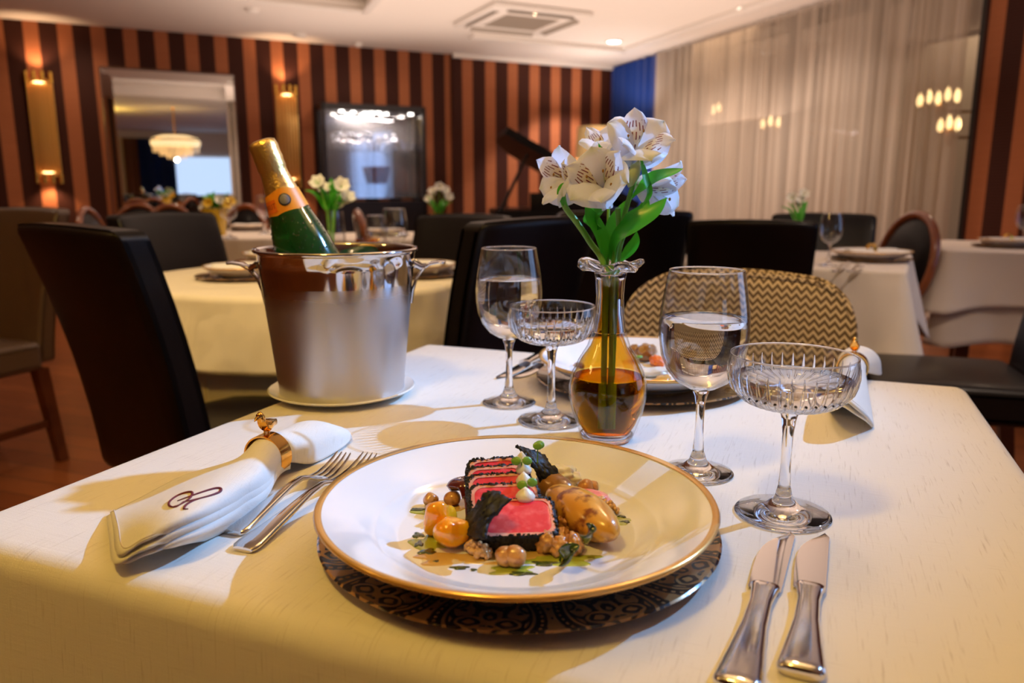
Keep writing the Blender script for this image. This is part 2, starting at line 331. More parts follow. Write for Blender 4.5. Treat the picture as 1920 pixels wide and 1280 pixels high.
# ------------------------------------------------------------------ mesh building
def mat_of(o):
    m = Matrix.Translation(o.location) @ o.rotation_euler.to_matrix().to_4x4()
    return mat_of(o.parent) @ m if o.parent else m
class MB:
    def __init__(s): s.v = []; s.f = []; s.uv = {}
    def add(s, vs, fs):
        o = len(s.v); s.v += [tuple(x) for x in vs]; s.f += [tuple(i + o for i in f) for f in fs]; return s
    def box(s, c, d, rz=0, bevel=0, seg=2, M=None, div=0):
        bm = bmesh.new(); bmesh.ops.create_cube(bm, size=1)
        bmesh.ops.scale(bm, vec=d, verts=bm.verts)
        if div: bmesh.ops.subdivide_edges(bm, edges=bm.edges[:], cuts=div, use_grid_fill=True)
        if bevel:
            e = [x for x in bm.edges if len(x.link_faces) == 2 and x.calc_face_angle() > .3]
            bmesh.ops.bevel(bm, geom=e, offset=bevel, segments=seg, affect='EDGES', profile=.5)
        X = M if M is not None else Matrix.Translation(c) @ Matrix.Rotation(rz, 4, 'Z')
        bm.verts.index_update()
        s.add([X @ v.co for v in bm.verts], [[v.index for v in f.verts] for f in bm.faces]); bm.free(); return s
    def lathe(s, prof, c=(0, 0, 0), seg=64, M=None, closed=False, wob=None):
        c = Vector(c); rings = []; o = len(s.v)
        X = M if M is not None else Matrix.Translation(c)
        for r, z in prof:
            if r < 1e-6: s.v.append(tuple(X @ Vector((0, 0, z)))); rings.append([len(s.v) - 1])
            else:
                i0 = len(s.v)
                for k in range(seg):
                    a = 2 * PI * k / seg; q = r if wob is None else wob(r, z, a)
                    if isinstance(q, tuple): q, zz = q
                    else: zz = z
                    s.v.append(tuple(X @ Vector((q * math.cos(a), q * math.sin(a), zz))))
                rings.append(list(range(i0, i0 + seg)))
        pr = list(zip(rings, rings[1:])) + ([(rings[-1], rings[0])] if closed else [])
        for A, B in pr:
            for k in range(seg):
                k2 = (k + 1) % seg
                if len(A) == 1 and len(B) == 1: continue
                if len(A) == 1: s.f.append((A[0], B[k2], B[k]))
                elif len(B) == 1: s.f.append((A[k], A[k2], B[0]))
                else: s.f.append((A[k], A[k2], B[k2], B[k]))
        return s
    def loft(s, rings, cap=True):
        n = len(rings[0]); o = len(s.v)
        for r in rings: s.v += [tuple(p) for p in r]
        for i in range(len(rings) - 1):
            for k in range(n):
                k2 = (k + 1) % n
                s.f.append((o + i * n + k, o + i * n + k2, o + (i + 1) * n + k2, o + (i + 1) * n + k))
        if cap:
            s.f.append(tuple(o + k for k in reversed(range(n)))); s.f.append(tuple(o + (len(rings) - 1) * n + k for k in range(n)))
        return s
    def tube(s, pts, rad, seg=10, flat=None):
        pts = [Vector(p) for p in pts]; n = len(pts)
        if not isinstance(rad, (list, tuple)): rad = [rad] * n
        t0 = (pts[1] - pts[0]).normalized(); up = Vector((0, 0, 1)) if abs(t0.z) < .9 else Vector((1, 0, 0))
        x = t0.cross(up).normalized(); rings = []
        for i, p in enumerate(pts):
            t = (pts[min(i + 1, n - 1)] - pts[max(i - 1, 0)]).normalized()
            x = (x - t * x.dot(t)).normalized(); y = t.cross(x)
            rings.append([p + (x * math.cos(2 * PI * k / seg) + y * math.sin(2 * PI * k / seg) * (flat or 1)) * rad[i] for k in range(seg)])
        return s.loft(rings)
    def grid(s, rows, uv=True):
        n = len(rows[0]); m = len(rows); o = len(s.v)
        for r in rows: s.v += [tuple(p) for p in r]
        for i in range(m - 1):
            for k in range(n - 1):
                if uv: s.uv[len(s.f)] = [(k / (n - 1), i / (m - 1)), ((k + 1) / (n - 1), i / (m - 1)), ((k + 1) / (n - 1), (i + 1) / (m - 1)), (k / (n - 1), (i + 1) / (m - 1))]
                s.f.append((o + i * n + k, o + i * n + k + 1, o + (i + 1) * n + k + 1, o + (i + 1) * n + k))
        return s
    def blob(s, c, r, sub=3, amp=.12, freq=2.0, rot=(0, 0, 0), seed=0, power=1):
        bm = bmesh.new(); bmesh.ops.create_icosphere(bm, subdivisions=sub, radius=1)
        X = Matrix.Translation(c) @ (Matrix.Rotation(rot[2], 4, 'Z') @ Matrix.Rotation(rot[1], 4, 'Y') @ Matrix.Rotation(rot[0], 4, 'X'))
        bm.verts.index_update(); vs = []
        for v in bm.verts:
            p = v.co.copy(); k = 1 + amp * noise.noise(p * freq + Vector((seed * 3.1, seed * 1.7, seed)))
            vs.append(X @ Vector((p.x * k * r[0], p.y * k * r[1], p.z * k * r[2])))
        s.add(vs, [[v.index for v in f.verts] for f in bm.faces]); bm.free(); return s
    def build(s, name, mat, parent=None, world=False, sharp=40, solid=0, sub=0, label=None, raw=False):
        me = bpy.data.meshes.new(name); vs = [Vector(p) for p in s.v]; org = None
        if parent is not None and world:
            inv = mat_of(parent).inverted(); vs = [inv @ p for p in vs]
        elif parent is None and not raw:
            lo = [min(p[i] for p in vs) for i in range(3)]; hi = [max(p[i] for p in vs) for i in range(3)]
            org = Vector(((lo[0] + hi[0]) / 2, (lo[1] + hi[1]) / 2, lo[2])); vs = [p - org for p in vs]
        me.from_pydata([tuple(p) for p in vs], [], s.f)
        if s.uv:
            ul = me.uv_layers.new(name='uv')
            for p in me.polygons:
                if p.index in s.uv:
                    for li, q in zip(p.loop_indices, s.uv[p.index]): ul.data[li].uv = q
        bm = bmesh.new(); bm.from_mesh(me); bmesh.ops.recalc_face_normals(bm, faces=bm.faces); bm.to_mesh(me); bm.free()
        for p in me.polygons: p.use_smooth = True
        me.set_sharp_from_angle(angle=R(sharp))
        me.materials.append(MATS[mat] if isinstance(mat, str) else mat)
        o = bpy.data.objects.new(name, me); col.objects.link(o)
        if parent is not None: o.parent = parent
        elif org is not None: o.location = org
        if solid:
            k = o.modifiers.new('thickness', 'SOLIDIFY'); k.thickness = solid; k.offset = 0
        if sub:
            k = o.modifiers.new('smooth', 'SUBSURF'); k.levels = sub; k.render_levels = sub
        if label: o['label'] = label
        return o
def tag(o, label, cat, group=None):
    o['label'] = label; o['category'] = cat
    if group: o['group'] = group
    return o
def thing(name, label, cat, loc=(0, 0, 0), rz=0, group=None):
    o = bpy.data.objects.new(name, None); col.objects.link(o); o.empty_display_size = .05
    o.location = loc; o.rotation_euler = (0, 0, rz); return tag(o, label, cat, group)
def struct(o): o['kind'] = 'structure'; return o
def dup(src, label, loc, rz=0, group=None, sz=None):
    r = src.copy(); col.objects.link(r); r.location = loc; r.rotation_euler = (0, 0, rz); r['label'] = label
    if group: r['group'] = group
    if sz: r.scale = sz
    for ch in src.children:
        c = ch.copy(); col.objects.link(c); c.parent = r
        for g in ch.children:
            d = g.copy(); col.objects.link(d); d.parent = c
    return r
def lerp(a, b, t): return a + (b - a) * t
def catmull(pts, n):
    """a smooth line through the points, n steps a span"""
    P = [Vector(p) for p in pts]; P = [P[0] * 2 - P[1]] + P + [P[-1] * 2 - P[-2]]; out = []
    for i in range(1, len(P) - 2):
        for k in range(n):
            t = k / n; a, b, c, d = P[i - 1:i + 3]
            out.append(.5 * ((2 * b) + (c - a) * t + (2 * a - 5 * b + 4 * c - d) * t * t + (3 * b - a - 3 * c + d) * t ** 3))
    out.append(P[-2]); return out
def patch(rows, nu, nv):
    """a smooth sheet through a net of points"""
    R1 = [catmull(r, nu) for r in rows]
    cols = [catmull([r[k] for r in R1], nv) for k in range(len(R1[0]))]
    return [[c[i] for c in cols] for i in range(len(cols[0]))]

# ------------------------------------------------------------------ the room
ZC = 2.6
C1 = Vector((1.39, 10.64, 0))
EB = Vector((-.901, -.434, 0)).normalized(); NB = Vector((.434, -.901, 0)).normalized(); RB = math.atan2(EB.y, EB.x)
ER = Vector((.358, -.934, 0)).normalized(); NR = Vector((-.934, -.358, 0)).normalized(); RR = math.atan2(ER.y, ER.x)
def onback(px, py, out=0):
    d = ray(px, py); n = NB; p = C1 + n * out
    q = CAM + d * ((p - CAM).dot(n) / d.dot(n)); return (q - C1).dot(EB), q.z, q
def onright(px, py, out=0):
    d = ray(px, py); n = NR; p = C1 + n * out
    q = CAM + d * ((p - CAM).dot(n) / d.dot(n)); return (q - C1).dot(ER), q.z, q
def wall(name, org, rz, x0, x1, y0, y1, z0, z1, mat):
    o = MB().box(((x0 + x1) / 2, (y0 + y1) / 2, (z0 + z1) / 2), (x1 - x0, y1 - y0, z1 - z0)).build(name, mat, raw=True)
    o.location = org; o.rotation_euler = (0, 0, rz); return struct(o)
LB, LR = 9.6, 15.0
floor = MB().box((0, 2, -.05), (26, 26, .1)).build('floor', 'wood_floor'); struct(floor)
xj = onback(846, 250)[0]
wall('wall_back', C1, RB, xj, LB, -.12, 0, 0, ZC, 'striped_wallpaper')
wb2 = wall('wall_back_bay', C1, RB, -.1, xj, -.12, .06, 0, ZC, 'striped_wallpaper_bay')
sc0 = 0.0; sc1 = onright(1250, 250)[0]; sc2 = onright(1815, 380)[0]
wall('wall_right_corner', C1, RR, -.12, sc1 + .05, 0, .12, 0, ZC, 'dark_wall')
wall('wall_right', C1, RR, sc2 - .02, LR, 0, .12, 0, ZC, 'striped_wallpaper_side')
C2 = C1 + EB * LB
wall('wall_left', C2, RR, -.12, LR, -.12, 0, 0, ZC, 'striped_wallpaper')
wall('wall_rear', C1 + ER * LR, RB, -.2, LB + .2, 0, .12, 0, ZC, 'plain_wall')
# ceiling with a sunken tray
kp = at(685, 20, ZC) - C1
den = EB.x * ER.y - EB.y * ER.x
ka = (kp.x * ER.y - kp.y * ER.x) / den; kb = (EB.x * kp.y - EB.y * kp.x) / den
ga = [-.3, ka, ka + 4.2, LB + .3]; gb = [-.3, kb, kb + 4.4, LR + .3]
cb = MB(); P3 = lambda a, b, z: tuple(C1 + EB * a + ER * b + Vector((0, 0, z)))
vs_ = [P3(a, b, ZC) for b in gb for a in ga]; fs_ = [(r * 4 + c, r * 4 + c + 1, r * 4 + c + 5, r * 4 + c + 4) for r in range(3) for c in range(3) if not (r == 1 and c == 1)]
for zz in (.06, .16):
    vs_ += [P3(ga[1] - (.12 if zz > .1 else 0), gb[1] - (.12 if zz > .1 else 0), ZC + zz), P3(ga[2], gb[1] - (.12 if zz > .1 else 0), ZC + zz), P3(ga[2], gb[2], ZC + zz), P3(ga[1] - (.12 if zz > .1 else 0), gb[2], ZC + zz)]
e0 = [5, 6, 10, 9]; e1 = [16, 17, 18, 19]; e2 = [20, 21, 22, 23]
for A, B in ((e0, e1), (e1, e2)):
    for k in range(4): fs_.append((A[k], A[(k + 1) % 4], B[(k + 1) % 4], B[k]))
fs_.append(tuple(e2))
struct(cb.add(vs_, fs_).build('ceiling', 'ceiling_paint', sharp=20))
# the tray's edge moulding, the cornice and the stepped strip by the curtain
def beam(p, q, wd, ht, z, mat, name):
    p = Vector(p); q = Vector(q); d = q - p; a = math.atan2(d.y, d.x); c = (p + q) / 2
    return MB().box((c.x, c.y, z), (d.length, wd, ht), a, .006).build(name, mat)
k0 = Vector(P3(ga[1], gb[1], 0)); 
struct(beam(k0 - EB * .0, k0 + EB * 4.2, .07, .03, ZC - .012, 'trim_white', 'trim_1'))
struct(beam(k0, k0 + ER * 4.4, .07, .03, ZC - .012, 'trim_white', 'trim_2'))
m0 = at(1172, 92, ZC); m0.z = 0
struct(beam(m0, m0 + EB * 1.9, .16, .045, ZC - .02, 'trim_white', 'trim_3'))
struct(beam(m0, m0 + ER * 6.5, .16, .045, ZC - .02, 'trim_white', 'trim_4'))
struct(beam(C1 + NB * .09 + EB * .0, C1 + NB * .09 + EB * xj, .05, .05, ZC - .025, 'trim_white', 'trim_5'))

# blue curtain in the corner, sheer curtain along the window
def curtain(name, mat, s0, s1, off, amp, pitch, z0, z1, label, seed=0, irr=.5, group=None, slant=0):
    n = max(6, int((s1 - s0) / .011)); rows = []; ph = 0; xs = []
    for i in range(n + 1):
        ph += (.011 / pitch) * 2 * PI * (1 + irr * math.sin(i * .031 + seed) + irr * .5 * math.sin(i * .0113 + 2 * seed)); xs.append(ph)
    for j in range(7):
        z = lerp(z1, z0, j / 6); row = []; g = slant * (j / 6)
        for i in range(n + 1):
            s = lerp(s0 + g, s1 - g, i / n); f = .55 + .45 * j / 6
            y = off + amp * f * (math.sin(xs[i] + .25 * j * math.sin(i * .05)) + .35 * math.sin(2.3 * xs[i]))
            row.append(C1 + ER * s + NR * y + Vector((0, 0, z)))
        rows.append(row)
    return tag(MB().grid(rows, False).build(name, mat, sharp=180), label, 'curtain', group)
curtain('blue_curtain', 'blue_velvet', .03, sc1 - .02, .13, .035, .16, .02, ZC - .02, 'deep blue gathered curtain hanging in the far corner beside the striped wall', 1)
cuts = [1250, 1338, 1548, 1640, 1692, 1716, 1772]; cs_ = [onright(x, 300)[0] for x in cuts[1:]]; bounds = [sc1 - .03] + cs_ + [sc2 - .01]
names = ['first sheer curtain panel from the left, next to the blue curtain', 'widest sheer curtain panel, with the added row of bulbs glowing through it', 'sheer curtain panel behind the pale flowers and the chair facing us', 'sheer curtain panel above the gold napkin ring of the right-hand table', 'narrowest sheer curtain panel above the oval chair', 'sheer curtain panel with the left part of the added bulb cluster', 'last sheer curtain panel on the right, touching the striped wall']
for k in range(7): curtain('sheer_curtain', 'sheer_curtain', bounds[k] + (.010 if k else 0), bounds[k + 1] - .010, .16, .026, .12, .02, ZC - .02, names[k], 5 + 1.7 * k, .6, 'beige sheer curtain panels', .006)
# the window behind the sheer curtain, and the dim room seen through it
wf = MB(); zt = ZC - .12
for x0, x1, z0, z1 in ((sc1 + .05, sc2, 0, .12), (sc1 + .05, sc2, zt, ZC)): wf.box(((x0 + x1) / 2, .06, (z0 + z1) / 2), (x1 - x0, .1, z1 - z0))
for k in range(5):
    x = lerp(sc1 + .08, sc2 - .03, k / 4); wf.box((x, .06, ZC / 2), (.07, .1, ZC - .2))
o = wf.build('window_1', 'frame_black', raw=True); o.location = C1; o.rotation_euler = (0, 0, RR); struct(o)
g = MB().box(((sc1 + sc2) / 2, .06, ZC / 2), (sc2 - sc1, .006, ZC - .2)).build('pane', 'window_glass', o)
wall('wall_beyond', C1, RR, -.5, 7, 2.2, 2.3, 0, ZC, 'shade_panel')
wall('ceiling_beyond', C1, RR, -.5, 7, .12, 2.3, ZC, ZC + .05, 'ceiling_paint')
light('beyond_glow', 'AREA', tuple(C1 + ER * 3.0 - NR * 1.1 + Vector((0, 0, 2.55))), (1, .70, .45), 22, aim=tuple(C1 + ER * 3.0 - NR * 1.1), size=(4.0, 1.0))
def bulb_cluster(px, py, n, wd, label, deep=-.55, up=2):  # bulbs added behind the curtain in place of chandelier reflections
    s, z, q = onright(px, py, deep)
    t = thing('reflection_lamp', label, 'lamp', q, RR)
    MB().tube([(-wd / 2, 0, 0), (0, 0, -.03), (wd / 2, 0, 0)], .008, 8).build('arm', 'gold', t)
    for k in range(n):
        x = lerp(-wd / 2, wd / 2, k / max(1, n - 1))
        MB().lathe([(0, -.06), (.018, -.045), (.026, -.01), (.018, .03), (0, .06)], (x, 0, .05 + .02 * (k % 2)), 12).build('bulb', 'warm_glow', t)
    MB().box((0, .02, -.05), (.05, .02, .16), 0, .006).build('back_plate', 'gold', t)
    MB().box((0, .04 + (2.2 + deep) / 2, -.05), (.02, 2.2 + deep, .02)).build('bracket', 'gold', t)
bulb_cluster(1348, 212, 3, .22, 'small added lamp for a chandelier reflection glowing through the sheer curtain near its left end')
bulb_cluster(1452, 238, 4, .38, 'wide bulb row added for a chandelier reflection glowing through the middle of the sheer curtain')
bulb_cluster(1758, 195, 5, .36, 'upper bulb cluster added as chandelier reflection glowing through the right end of the sheer curtain')
bulb_cluster(1778, 245, 3, .16, 'lower bulb cluster added as chandelier reflection glowing under the brightest cluster behind the sheer curtain')

# ------------------------------------------------------------------ on the back wall
def sconce(px0, px1, py0, py1, label):
    xa, zt, q1 = onback((px0 + px1) / 2, py0); xb, zb, q2 = onback((px0 + px1) / 2, py1)
    wd = abs(onback(px0, (py0 + py1) / 2)[0] - onback(px1, (py0 + py1) / 2)[0]) * 1.02
    c = C1 + EB * ((xa + xb) / 2); t = thing('wall_sconce', label, 'wall lamp', c + Vector((0, 0, zb)), RB, 'gold tube sconces on the striped wall')
    h = zt - zb; n = 7
    MB().box((0, .015, h / 2), (wd * .8, .03, h * .8)).build('back_plate', 'brass_tube', t)
    for k in range(n):
        x = lerp(-wd / 2 + .02, wd / 2 - .02, k / (n - 1)); y = .05 + .05 * math.sin(PI * k / (n - 1))
        MB().lathe([(.0, .06), (wd / 19, .06), (wd / 19, h - .06), (0, h - .06)], (x, y, 0), 12).build('tube', 'brass_tube', t)
        if k in (0, 2, 4, 6):
            for z0, z1 in ((-.01, .09), (h - .09, h + .01)):
                MB().lathe([(wd / 13 * .7, z0), (wd / 13, z0), (wd / 13, z1), (wd / 13 * .7, z1)], (x, y + .004, 0), 14, closed=True).build('socket', 'bright_gold', t)
    for z, dz in ((h + .02, 1), (-.02, -1)):
        p = c + NB * .12 + Vector((0, 0, zb + z)); light('sconce_light', 'SPOT', tuple(p), (1, .62, .34), 9, .03, tuple(p + Vector((0, 0, dz)) - NB * .28), 118, .7)
        MB().lathe([(0, 0), (wd / 5, 0), (wd / 5, .012), (0, .012)], (0, .08, h - .10 if dz > 0 else .088), 14).build('lamp', 'warm_glow', t)
sconce(57, 110, 138, 342, 'gold fluted tube sconce glowing on the striped wall left of the large mirror')
sconce(518, 560, 163, 352, 'gold fluted tube sconce behind the champagne bottle between mirror and display cabinet')

def quad_panel(name, pts, y0, y1, mat, parent):
    m = MB(); n = len(pts); v = [(x, y0, z) for x, z in pts] + [(x, y1, z) for x, z in pts]
    return m.add(v, [tuple(range(n)), tuple(range(2 * n - 1, n - 1, -1))] + [(k, (k + 1) % n, n + (k + 1) % n, n + k) for k in range(n)]).build(name, mat, parent, sharp=20)
xl = onback(200, 260, .05)[0]; xr = onback(446, 260, .05)[0]; zt = (onback(197, 128, .05)[1] + onback(442, 139, .05)[1]) / 2
mx = (xl + xr) / 2; hw = (xl - xr) / 2; fwid = hw * .155
t = thing('wall_mirror', 'large silver bordered mirror on the striped wall, showing the chandelier', 'mirror', C1 + EB * mx + Vector((0, 0, .02)), RB)
zz = zt - .02
bev = MB()
outer = [(-hw, 0), (hw, 0), (hw, zz), (-hw, zz)]; inner = [(-hw + fwid, fwid), (hw - fwid, fwid), (hw - fwid, zz - fwid), (-hw + fwid, zz - fwid)]
v = [(x, .03, z) for x, z in outer] + [(x, .062, z) for x, z in inner] + [(x, .005, z) for x, z in outer]
bev.add(v, [(k, (k + 1) % 4, 4 + (k + 1) % 4, 4 + k) for k in range(4)] + [(k, (k + 1) % 4, 8 + (k + 1) % 4, 8 + k) for k in range(4)] + [(8, 9, 10, 11)])
bev.build('bevelled_frame', 'mirror_silver', t, sharp=5, label='bevelled mirror strips framing the glass')
quad_panel('glass', inner, .05, .058, 'mirror_silver', t)
for s in (-1, 1): MB().box((s * (hw + .006), .022, zz / 2), (.010, .036, zz)).build('edge_trim', 'dark_wood', t)
MB().box((0, .022, zz + .006), (2 * hw, .036, .010)).build('edge_trim', 'dark_wood', t)

# display cabinet
xl = onback(607, 300, .30)[0]; xr = onback(800, 300, .30)[0]; zt = onback(700, 196, .30)[1]
cx_ = (xl + xr) / 2; hw = (xl - xr) / 2
cab = thing('display_cabinet', 'black framed glass display cabinet lit from inside against the striped wall', 'cabinet', C1 + EB * cx_, RB)
D0, D1 = .005, .30
m = MB()
for sx in (-1, 1):
    m.box((sx * (hw - .02), D1 - .02, zt / 2), (.04, .04, zt)); m.box((sx * (hw - .02), D0 + .02, zt / 2), (.04, .03, zt))
m.box((0, (D0 + D1) / 2, zt - .035), (2 * hw, D1 - D0, .07)); m.box((0, (D0 + D1) / 2, .45), (2 * hw, D1 - D0, .9))
m.build('carcass', 'frame_black', cab)
MB().box((0, .022, (zt + .9) / 2), (2 * hw - .08, .008, zt - .97)).build('mirror_back', 'cabinet_mirror', cab)
for sx in (-1, 1): MB().box((sx * (hw - .025), (D0 + D1) / 2, (zt + .9) / 2), (.006, D1 - .10, zt - .98)).build('side_pane', 'window_glass', cab)
MB().box((0, D1 - .012, (zt + .9) / 2), (2 * hw - .08, .006, zt - .98)).build('door', 'window_glass', cab)
zsh = [onback(700, 283, .16)[1], onback(700, 345, .16)[1]]
for z in zsh: MB().box((0, .155, z), (2 * hw - .09, .21, .012)).build('shelf', 'thin_glass', cab)
for k, (fx, fy) in enumerate(((-.75, .2), (-.3, .12), (-.1, .22), (.35, .15), (.1, .1), (.6, .22))):
    MB().lathe([(0, 0), (.028, 0), (.028, .012), (0, .012)], (fx * hw, fy, zt - .085), 14).build('lamp', 'lamp_glow', cab)
MB().lathe([(0, 0), (.03, 0), (.03, .03), (0, .03)], (0, .15, zt - .10), 12).build('lamp', 'lamp_glow', cab)
light('cabinet_light', 'AREA', tuple(C1 + EB * cx_ + NB * .17 + Vector((0, 0, zt - .12))), (1, .84, .76), 10, aim=tuple(C1 + EB * cx_ + NB * .17), size=(.8, .12))
def stack_item(x, y, z, r, h, kind, label):
    t = thing('glass_bowl' if kind else 'wine_glass', label, 'glassware', C1 + EB * (cx_ + x) + NB * y + Vector((0, 0, z)), RB, 'crystal glasses on the cabinet shelves')
    if kind: MB().lathe([(0, 0), (r * .5, 0), (r * .9, h * .5), (r, h), (r * .94, h), (r * .84, h * .5), (r * .4, .01), (0, .01)], seg=20).build('bowl', 'ice_glass', t)
    else:
        MB().lathe([(r * .5, h), (r, h * .78), (r * .75, h * .55), (0, h * .45), (0, h * .47), (r * .7, h * .57), (r * .94, h * .78), (r * .46, h)], seg=20).build('bowl', 'ice_glass', t)
        MB().lathe([(0, 0), (r * .7, 0), (r * .7, .005), (.006, .015), (.005, h * .46), (0, h * .46)], seg=16).build('stem', 'ice_glass', t)
for k in range(9):
    x = lerp(-hw * .8, hw * .62, k / 8); kd = k in (0, 1, 4)
    stack_item(x, .12 + .06 * (k % 2), zsh[0] + .006, .055 if kd else .05, (.10 if kd else .17) + .015 * (k % 3), kd,
               ['wide crystal bowl at the left end of the upper cabinet shelf', 'small crystal bowl second from left on the upper cabinet shelf', 'third crystal glass from the left on the upper cabinet shelf', 'fourth crystal glass from the left on the upper cabinet shelf', 'crystal bowl in the middle of the upper cabinet shelf', 'crystal glass just right of the middle bowl on the upper shelf', 'third crystal glass from the right on the upper cabinet shelf', 'second crystal glass from the right on the upper cabinet shelf', 'crystal glass at the right end of the upper cabinet shelf'][k])
# amber vase on the lower shelf
t = thing('amber_vase', 'wide amber vase standing on the lower shelf of the display cabinet', 'vase', C1 + EB * (cx_ - hw * .12) + NB * .15 + Vector((0, 0, zsh[1] + .006)), RB)
MB().lathe([(0, 0), (.08, 0), (.11, .1), (.13, .19), (.12, .19), (.10, .1), (0, .02)], seg=28).build('body', 'orange_wood', t)

# ------------------------------------------------------------------ ceiling things
ac = at(977, 32, ZC); t = thing('air_conditioner', 'square white ceiling air conditioner cassette with dark grille', 'air conditioner', (ac.x, ac.y, ZC), RB)
m = MB().box((0, 0, -.026), (.98, .98, .045), 0, .015); m.build('casing', 'trim_white', t)
m = MB()
for k in range(13): m.box((0, -.24 + .04 * k, -.05), (.54, .012, .014))
m.box((0, 0, -.043), (.56, .56, .008)); m.build('grille', 'vent_grey', t)
for k in range(4):
    X = Matrix.Rotation(k * PI / 2, 4, 'Z') @ Matrix.Translation((0, -.385, -.05)) @ Matrix.Rotation(R(24), 4, 'X')
    MB().box(None, (.66, .10, .012), M=X).build('vane', 'vent_grey', t)
def downlight(px, py, label, r=.055, glow=True):
    p = at(px, py, ZC); t = thing('ceiling_light' if glow else 'smoke_detector', label, 'ceiling light' if glow else 'smoke detector', (p.x, p.y, ZC))
    if glow:
        MB().lathe([(r, -.002), (r * 1.35, -.002), (r * 1.35, -.012), (r, -.012)], seg=28, closed=True).build('trim_ring', 'trim_white', t)
        MB().lathe([(0, -.004), (r, -.004), (r, -.008), (0, -.008)], seg=24).build('lamp', 'lamp_glow', t)
    else: MB().lathe([(0, -.04), (r * .7, -.038), (r, -.02), (r, 0), (0, 0)], seg=24).build('housing', 'trim_white', t)
downlight(1151, 77, 'lit round downlight in the ceiling near the blue curtain', .07)
downlight(1395, 14, 'round downlight near the top of the sheer curtain', .06)
downlight(472, 16, 'round white detector on the ceiling edge nearest the tray', .06, False)
downlight(672, 81, 'small white ceiling detector nearest to the display cabinet', .045, False)
downlight(562, 64, 'round white detector on the ceiling close to the striped wall', .07, False)

# what the mirror shows: a chandelier over the middle table, the curtain and the lit screen on the rear wall
def mirrored(px, py, far):
    _, _, q = onback(px, py, .058); d = ray(px, py).normalized(); r = d - 2 * d.dot(NB) * NB; return q + r * far
def on_rear(px, py):
    _, _, q = onback(px, py, .058); d = ray(px, py).normalized(); r = d - 2 * d.dot(NB) * NB; p = C1 + ER * LR
    n = NB; h = q + r * ((p - q).dot(n) / r.dot(n)); return (h - p).dot(EB), h.z
cp = mirrored(330, 278, 8.1)
ch = thing('chandelier', 'round tiered crystal chandelier glowing in the mirror', 'chandelier', (cp.x, cp.y, cp.z - .10))
zr = ZC - ch.location.z
MB().lathe([(0, .36), (.03, .36), (.012, .39), (.012, zr - .03), (.05, zr), (0, zr)], seg=16).build('rod', 'gold', ch)
MB().lathe([(.44, .24), (.47, .24), (.47, .27), (.44, .27)], seg=40, closed=True).build('rim', 'gold', ch)
MB().lathe([(0, .28), (.26, .34), (.44, .28), (.46, .20), (.44, .14), (0, .14)], seg=40, wob=lambda r, z, a: r * (1 + .02 * math.sin(20 * a))).build('crystal_bowl', 'crystal_glow', ch)
for ring, (rr, n, z0, z1) in enumerate(((.42, 30, .02, .15), (.30, 22, -.04, .15), (.17, 12, -.10, .15))):
    m = MB()
    for k in range(n):
        a = 2 * PI * k / n; m.box((rr * math.cos(a), rr * math.sin(a), (z0 + z1) / 2), (.03, .012, z1 - z0), a + PI / 2)
    m.build('prism_ring', 'crystal_soft', ch)
light('chandelier_light', 'POINT', (cp.x, cp.y, cp.z - .22), (1, .70, .40), 4, .03)
print('CHANDELIER', ch.location[:])
a0, z0 = on_rear(334, 388); a1, z1 = on_rear(432, 296)
quad_rear = MB().box(((a0 + a1) / 2, -.03, (z0 + z1) / 2), (abs(a1 - a0), .04, z1 - z0)); o = quad_rear.build('screen', 'screen_glow', raw=True); o.location = C1 + ER * LR; o.rotation_euler = (0, 0, RB)
tag(o, 'bright pale blue screen on the rear wall, seen in the mirror', 'screen')
b0 = on_rear(262, 340)[0]; rows = []
def rear_curtain(a0, a1, mat, label, zt=2.4):
    rows = []
    for j in range(4):
        z = lerp(zt, .02, j / 3); rows.append([C1 + ER * (LR - .12 + .05 * math.sin(k * 1.1) + .02 * math.sin(k * 2.3)) + EB * lerp(a0, a1, k / 90) + Vector((0, 0, z)) for k in range(91)])
    tag(MB().grid(rows, False).build('curtain', mat, sharp=180), label, 'curtain')
rear_curtain(b0, a0, 'blue_velvet', 'blue curtain on the rear wall, left of the pale screen in the mirror')
rear_curtain(on_rear(236, 340)[0], b0, 'rose_drape', 'rose brown drape at the left inside the mirror')
# unseen glowing window, added on the right wall for blue reflections and cool fill
w0, w1 = 8.2, 10.6
o = MB().box(((w0 + w1) / 2, -.02, 1.35), (w1 - w0, .03, 1.9)).build('added_window', 'blue_fill_glow', raw=True); o.location = C1; o.rotation_euler = (0, 0, RR); struct(o)
m = MB()
for x in (w0, (w0 + w1) / 2, w1): m.box((x, -.04, 1.35), (.06, .05, 1.96))
for z in (.38, 2.32): m.box(((w0 + w1) / 2, -.04, z), (w1 - w0, .05, .06))
m.build('added_window_frame', 'frame_black', o)

# ------------------------------------------------------------------ cloths, tables, chairs
def outline(hw, hd, rc, nside=36, ncor=10):
    """points, outward normals and nearness to a corner round a rounded rectangle"""
    out = []
    for k, (sx, sy) in enumerate(((1, 1), (-1, 1), (-1, -1), (1, -1))):
        a0 = k * PI / 2; c = Vector((sx * (hw - rc), sy * (hd - rc), 0))
        for i in range(ncor + 1):
            a = a0 + PI / 2 * i / ncor; nrm = Vector((math.cos(a), math.sin(a), 0)); out.append((c + nrm * rc, nrm, 1.0))
        nx = ((-1, 1), (-1, -1), (1, -1), (1, 1))[k]; c2 = Vector((nx[0] * (hw - rc), nx[1] * (hd - rc), 0))
        nrm = Vector((math.cos(a0 + PI / 2), math.sin(a0 + PI / 2), 0)); L = (c2 - c).length
        for i in range(1, nside):
            f = i / nside; s = min(f, 1 - f) * L
            out.append((c.lerp(c2, f) + nrm * rc, nrm, math.exp(-(s / .11) ** 1.4)))
    return out
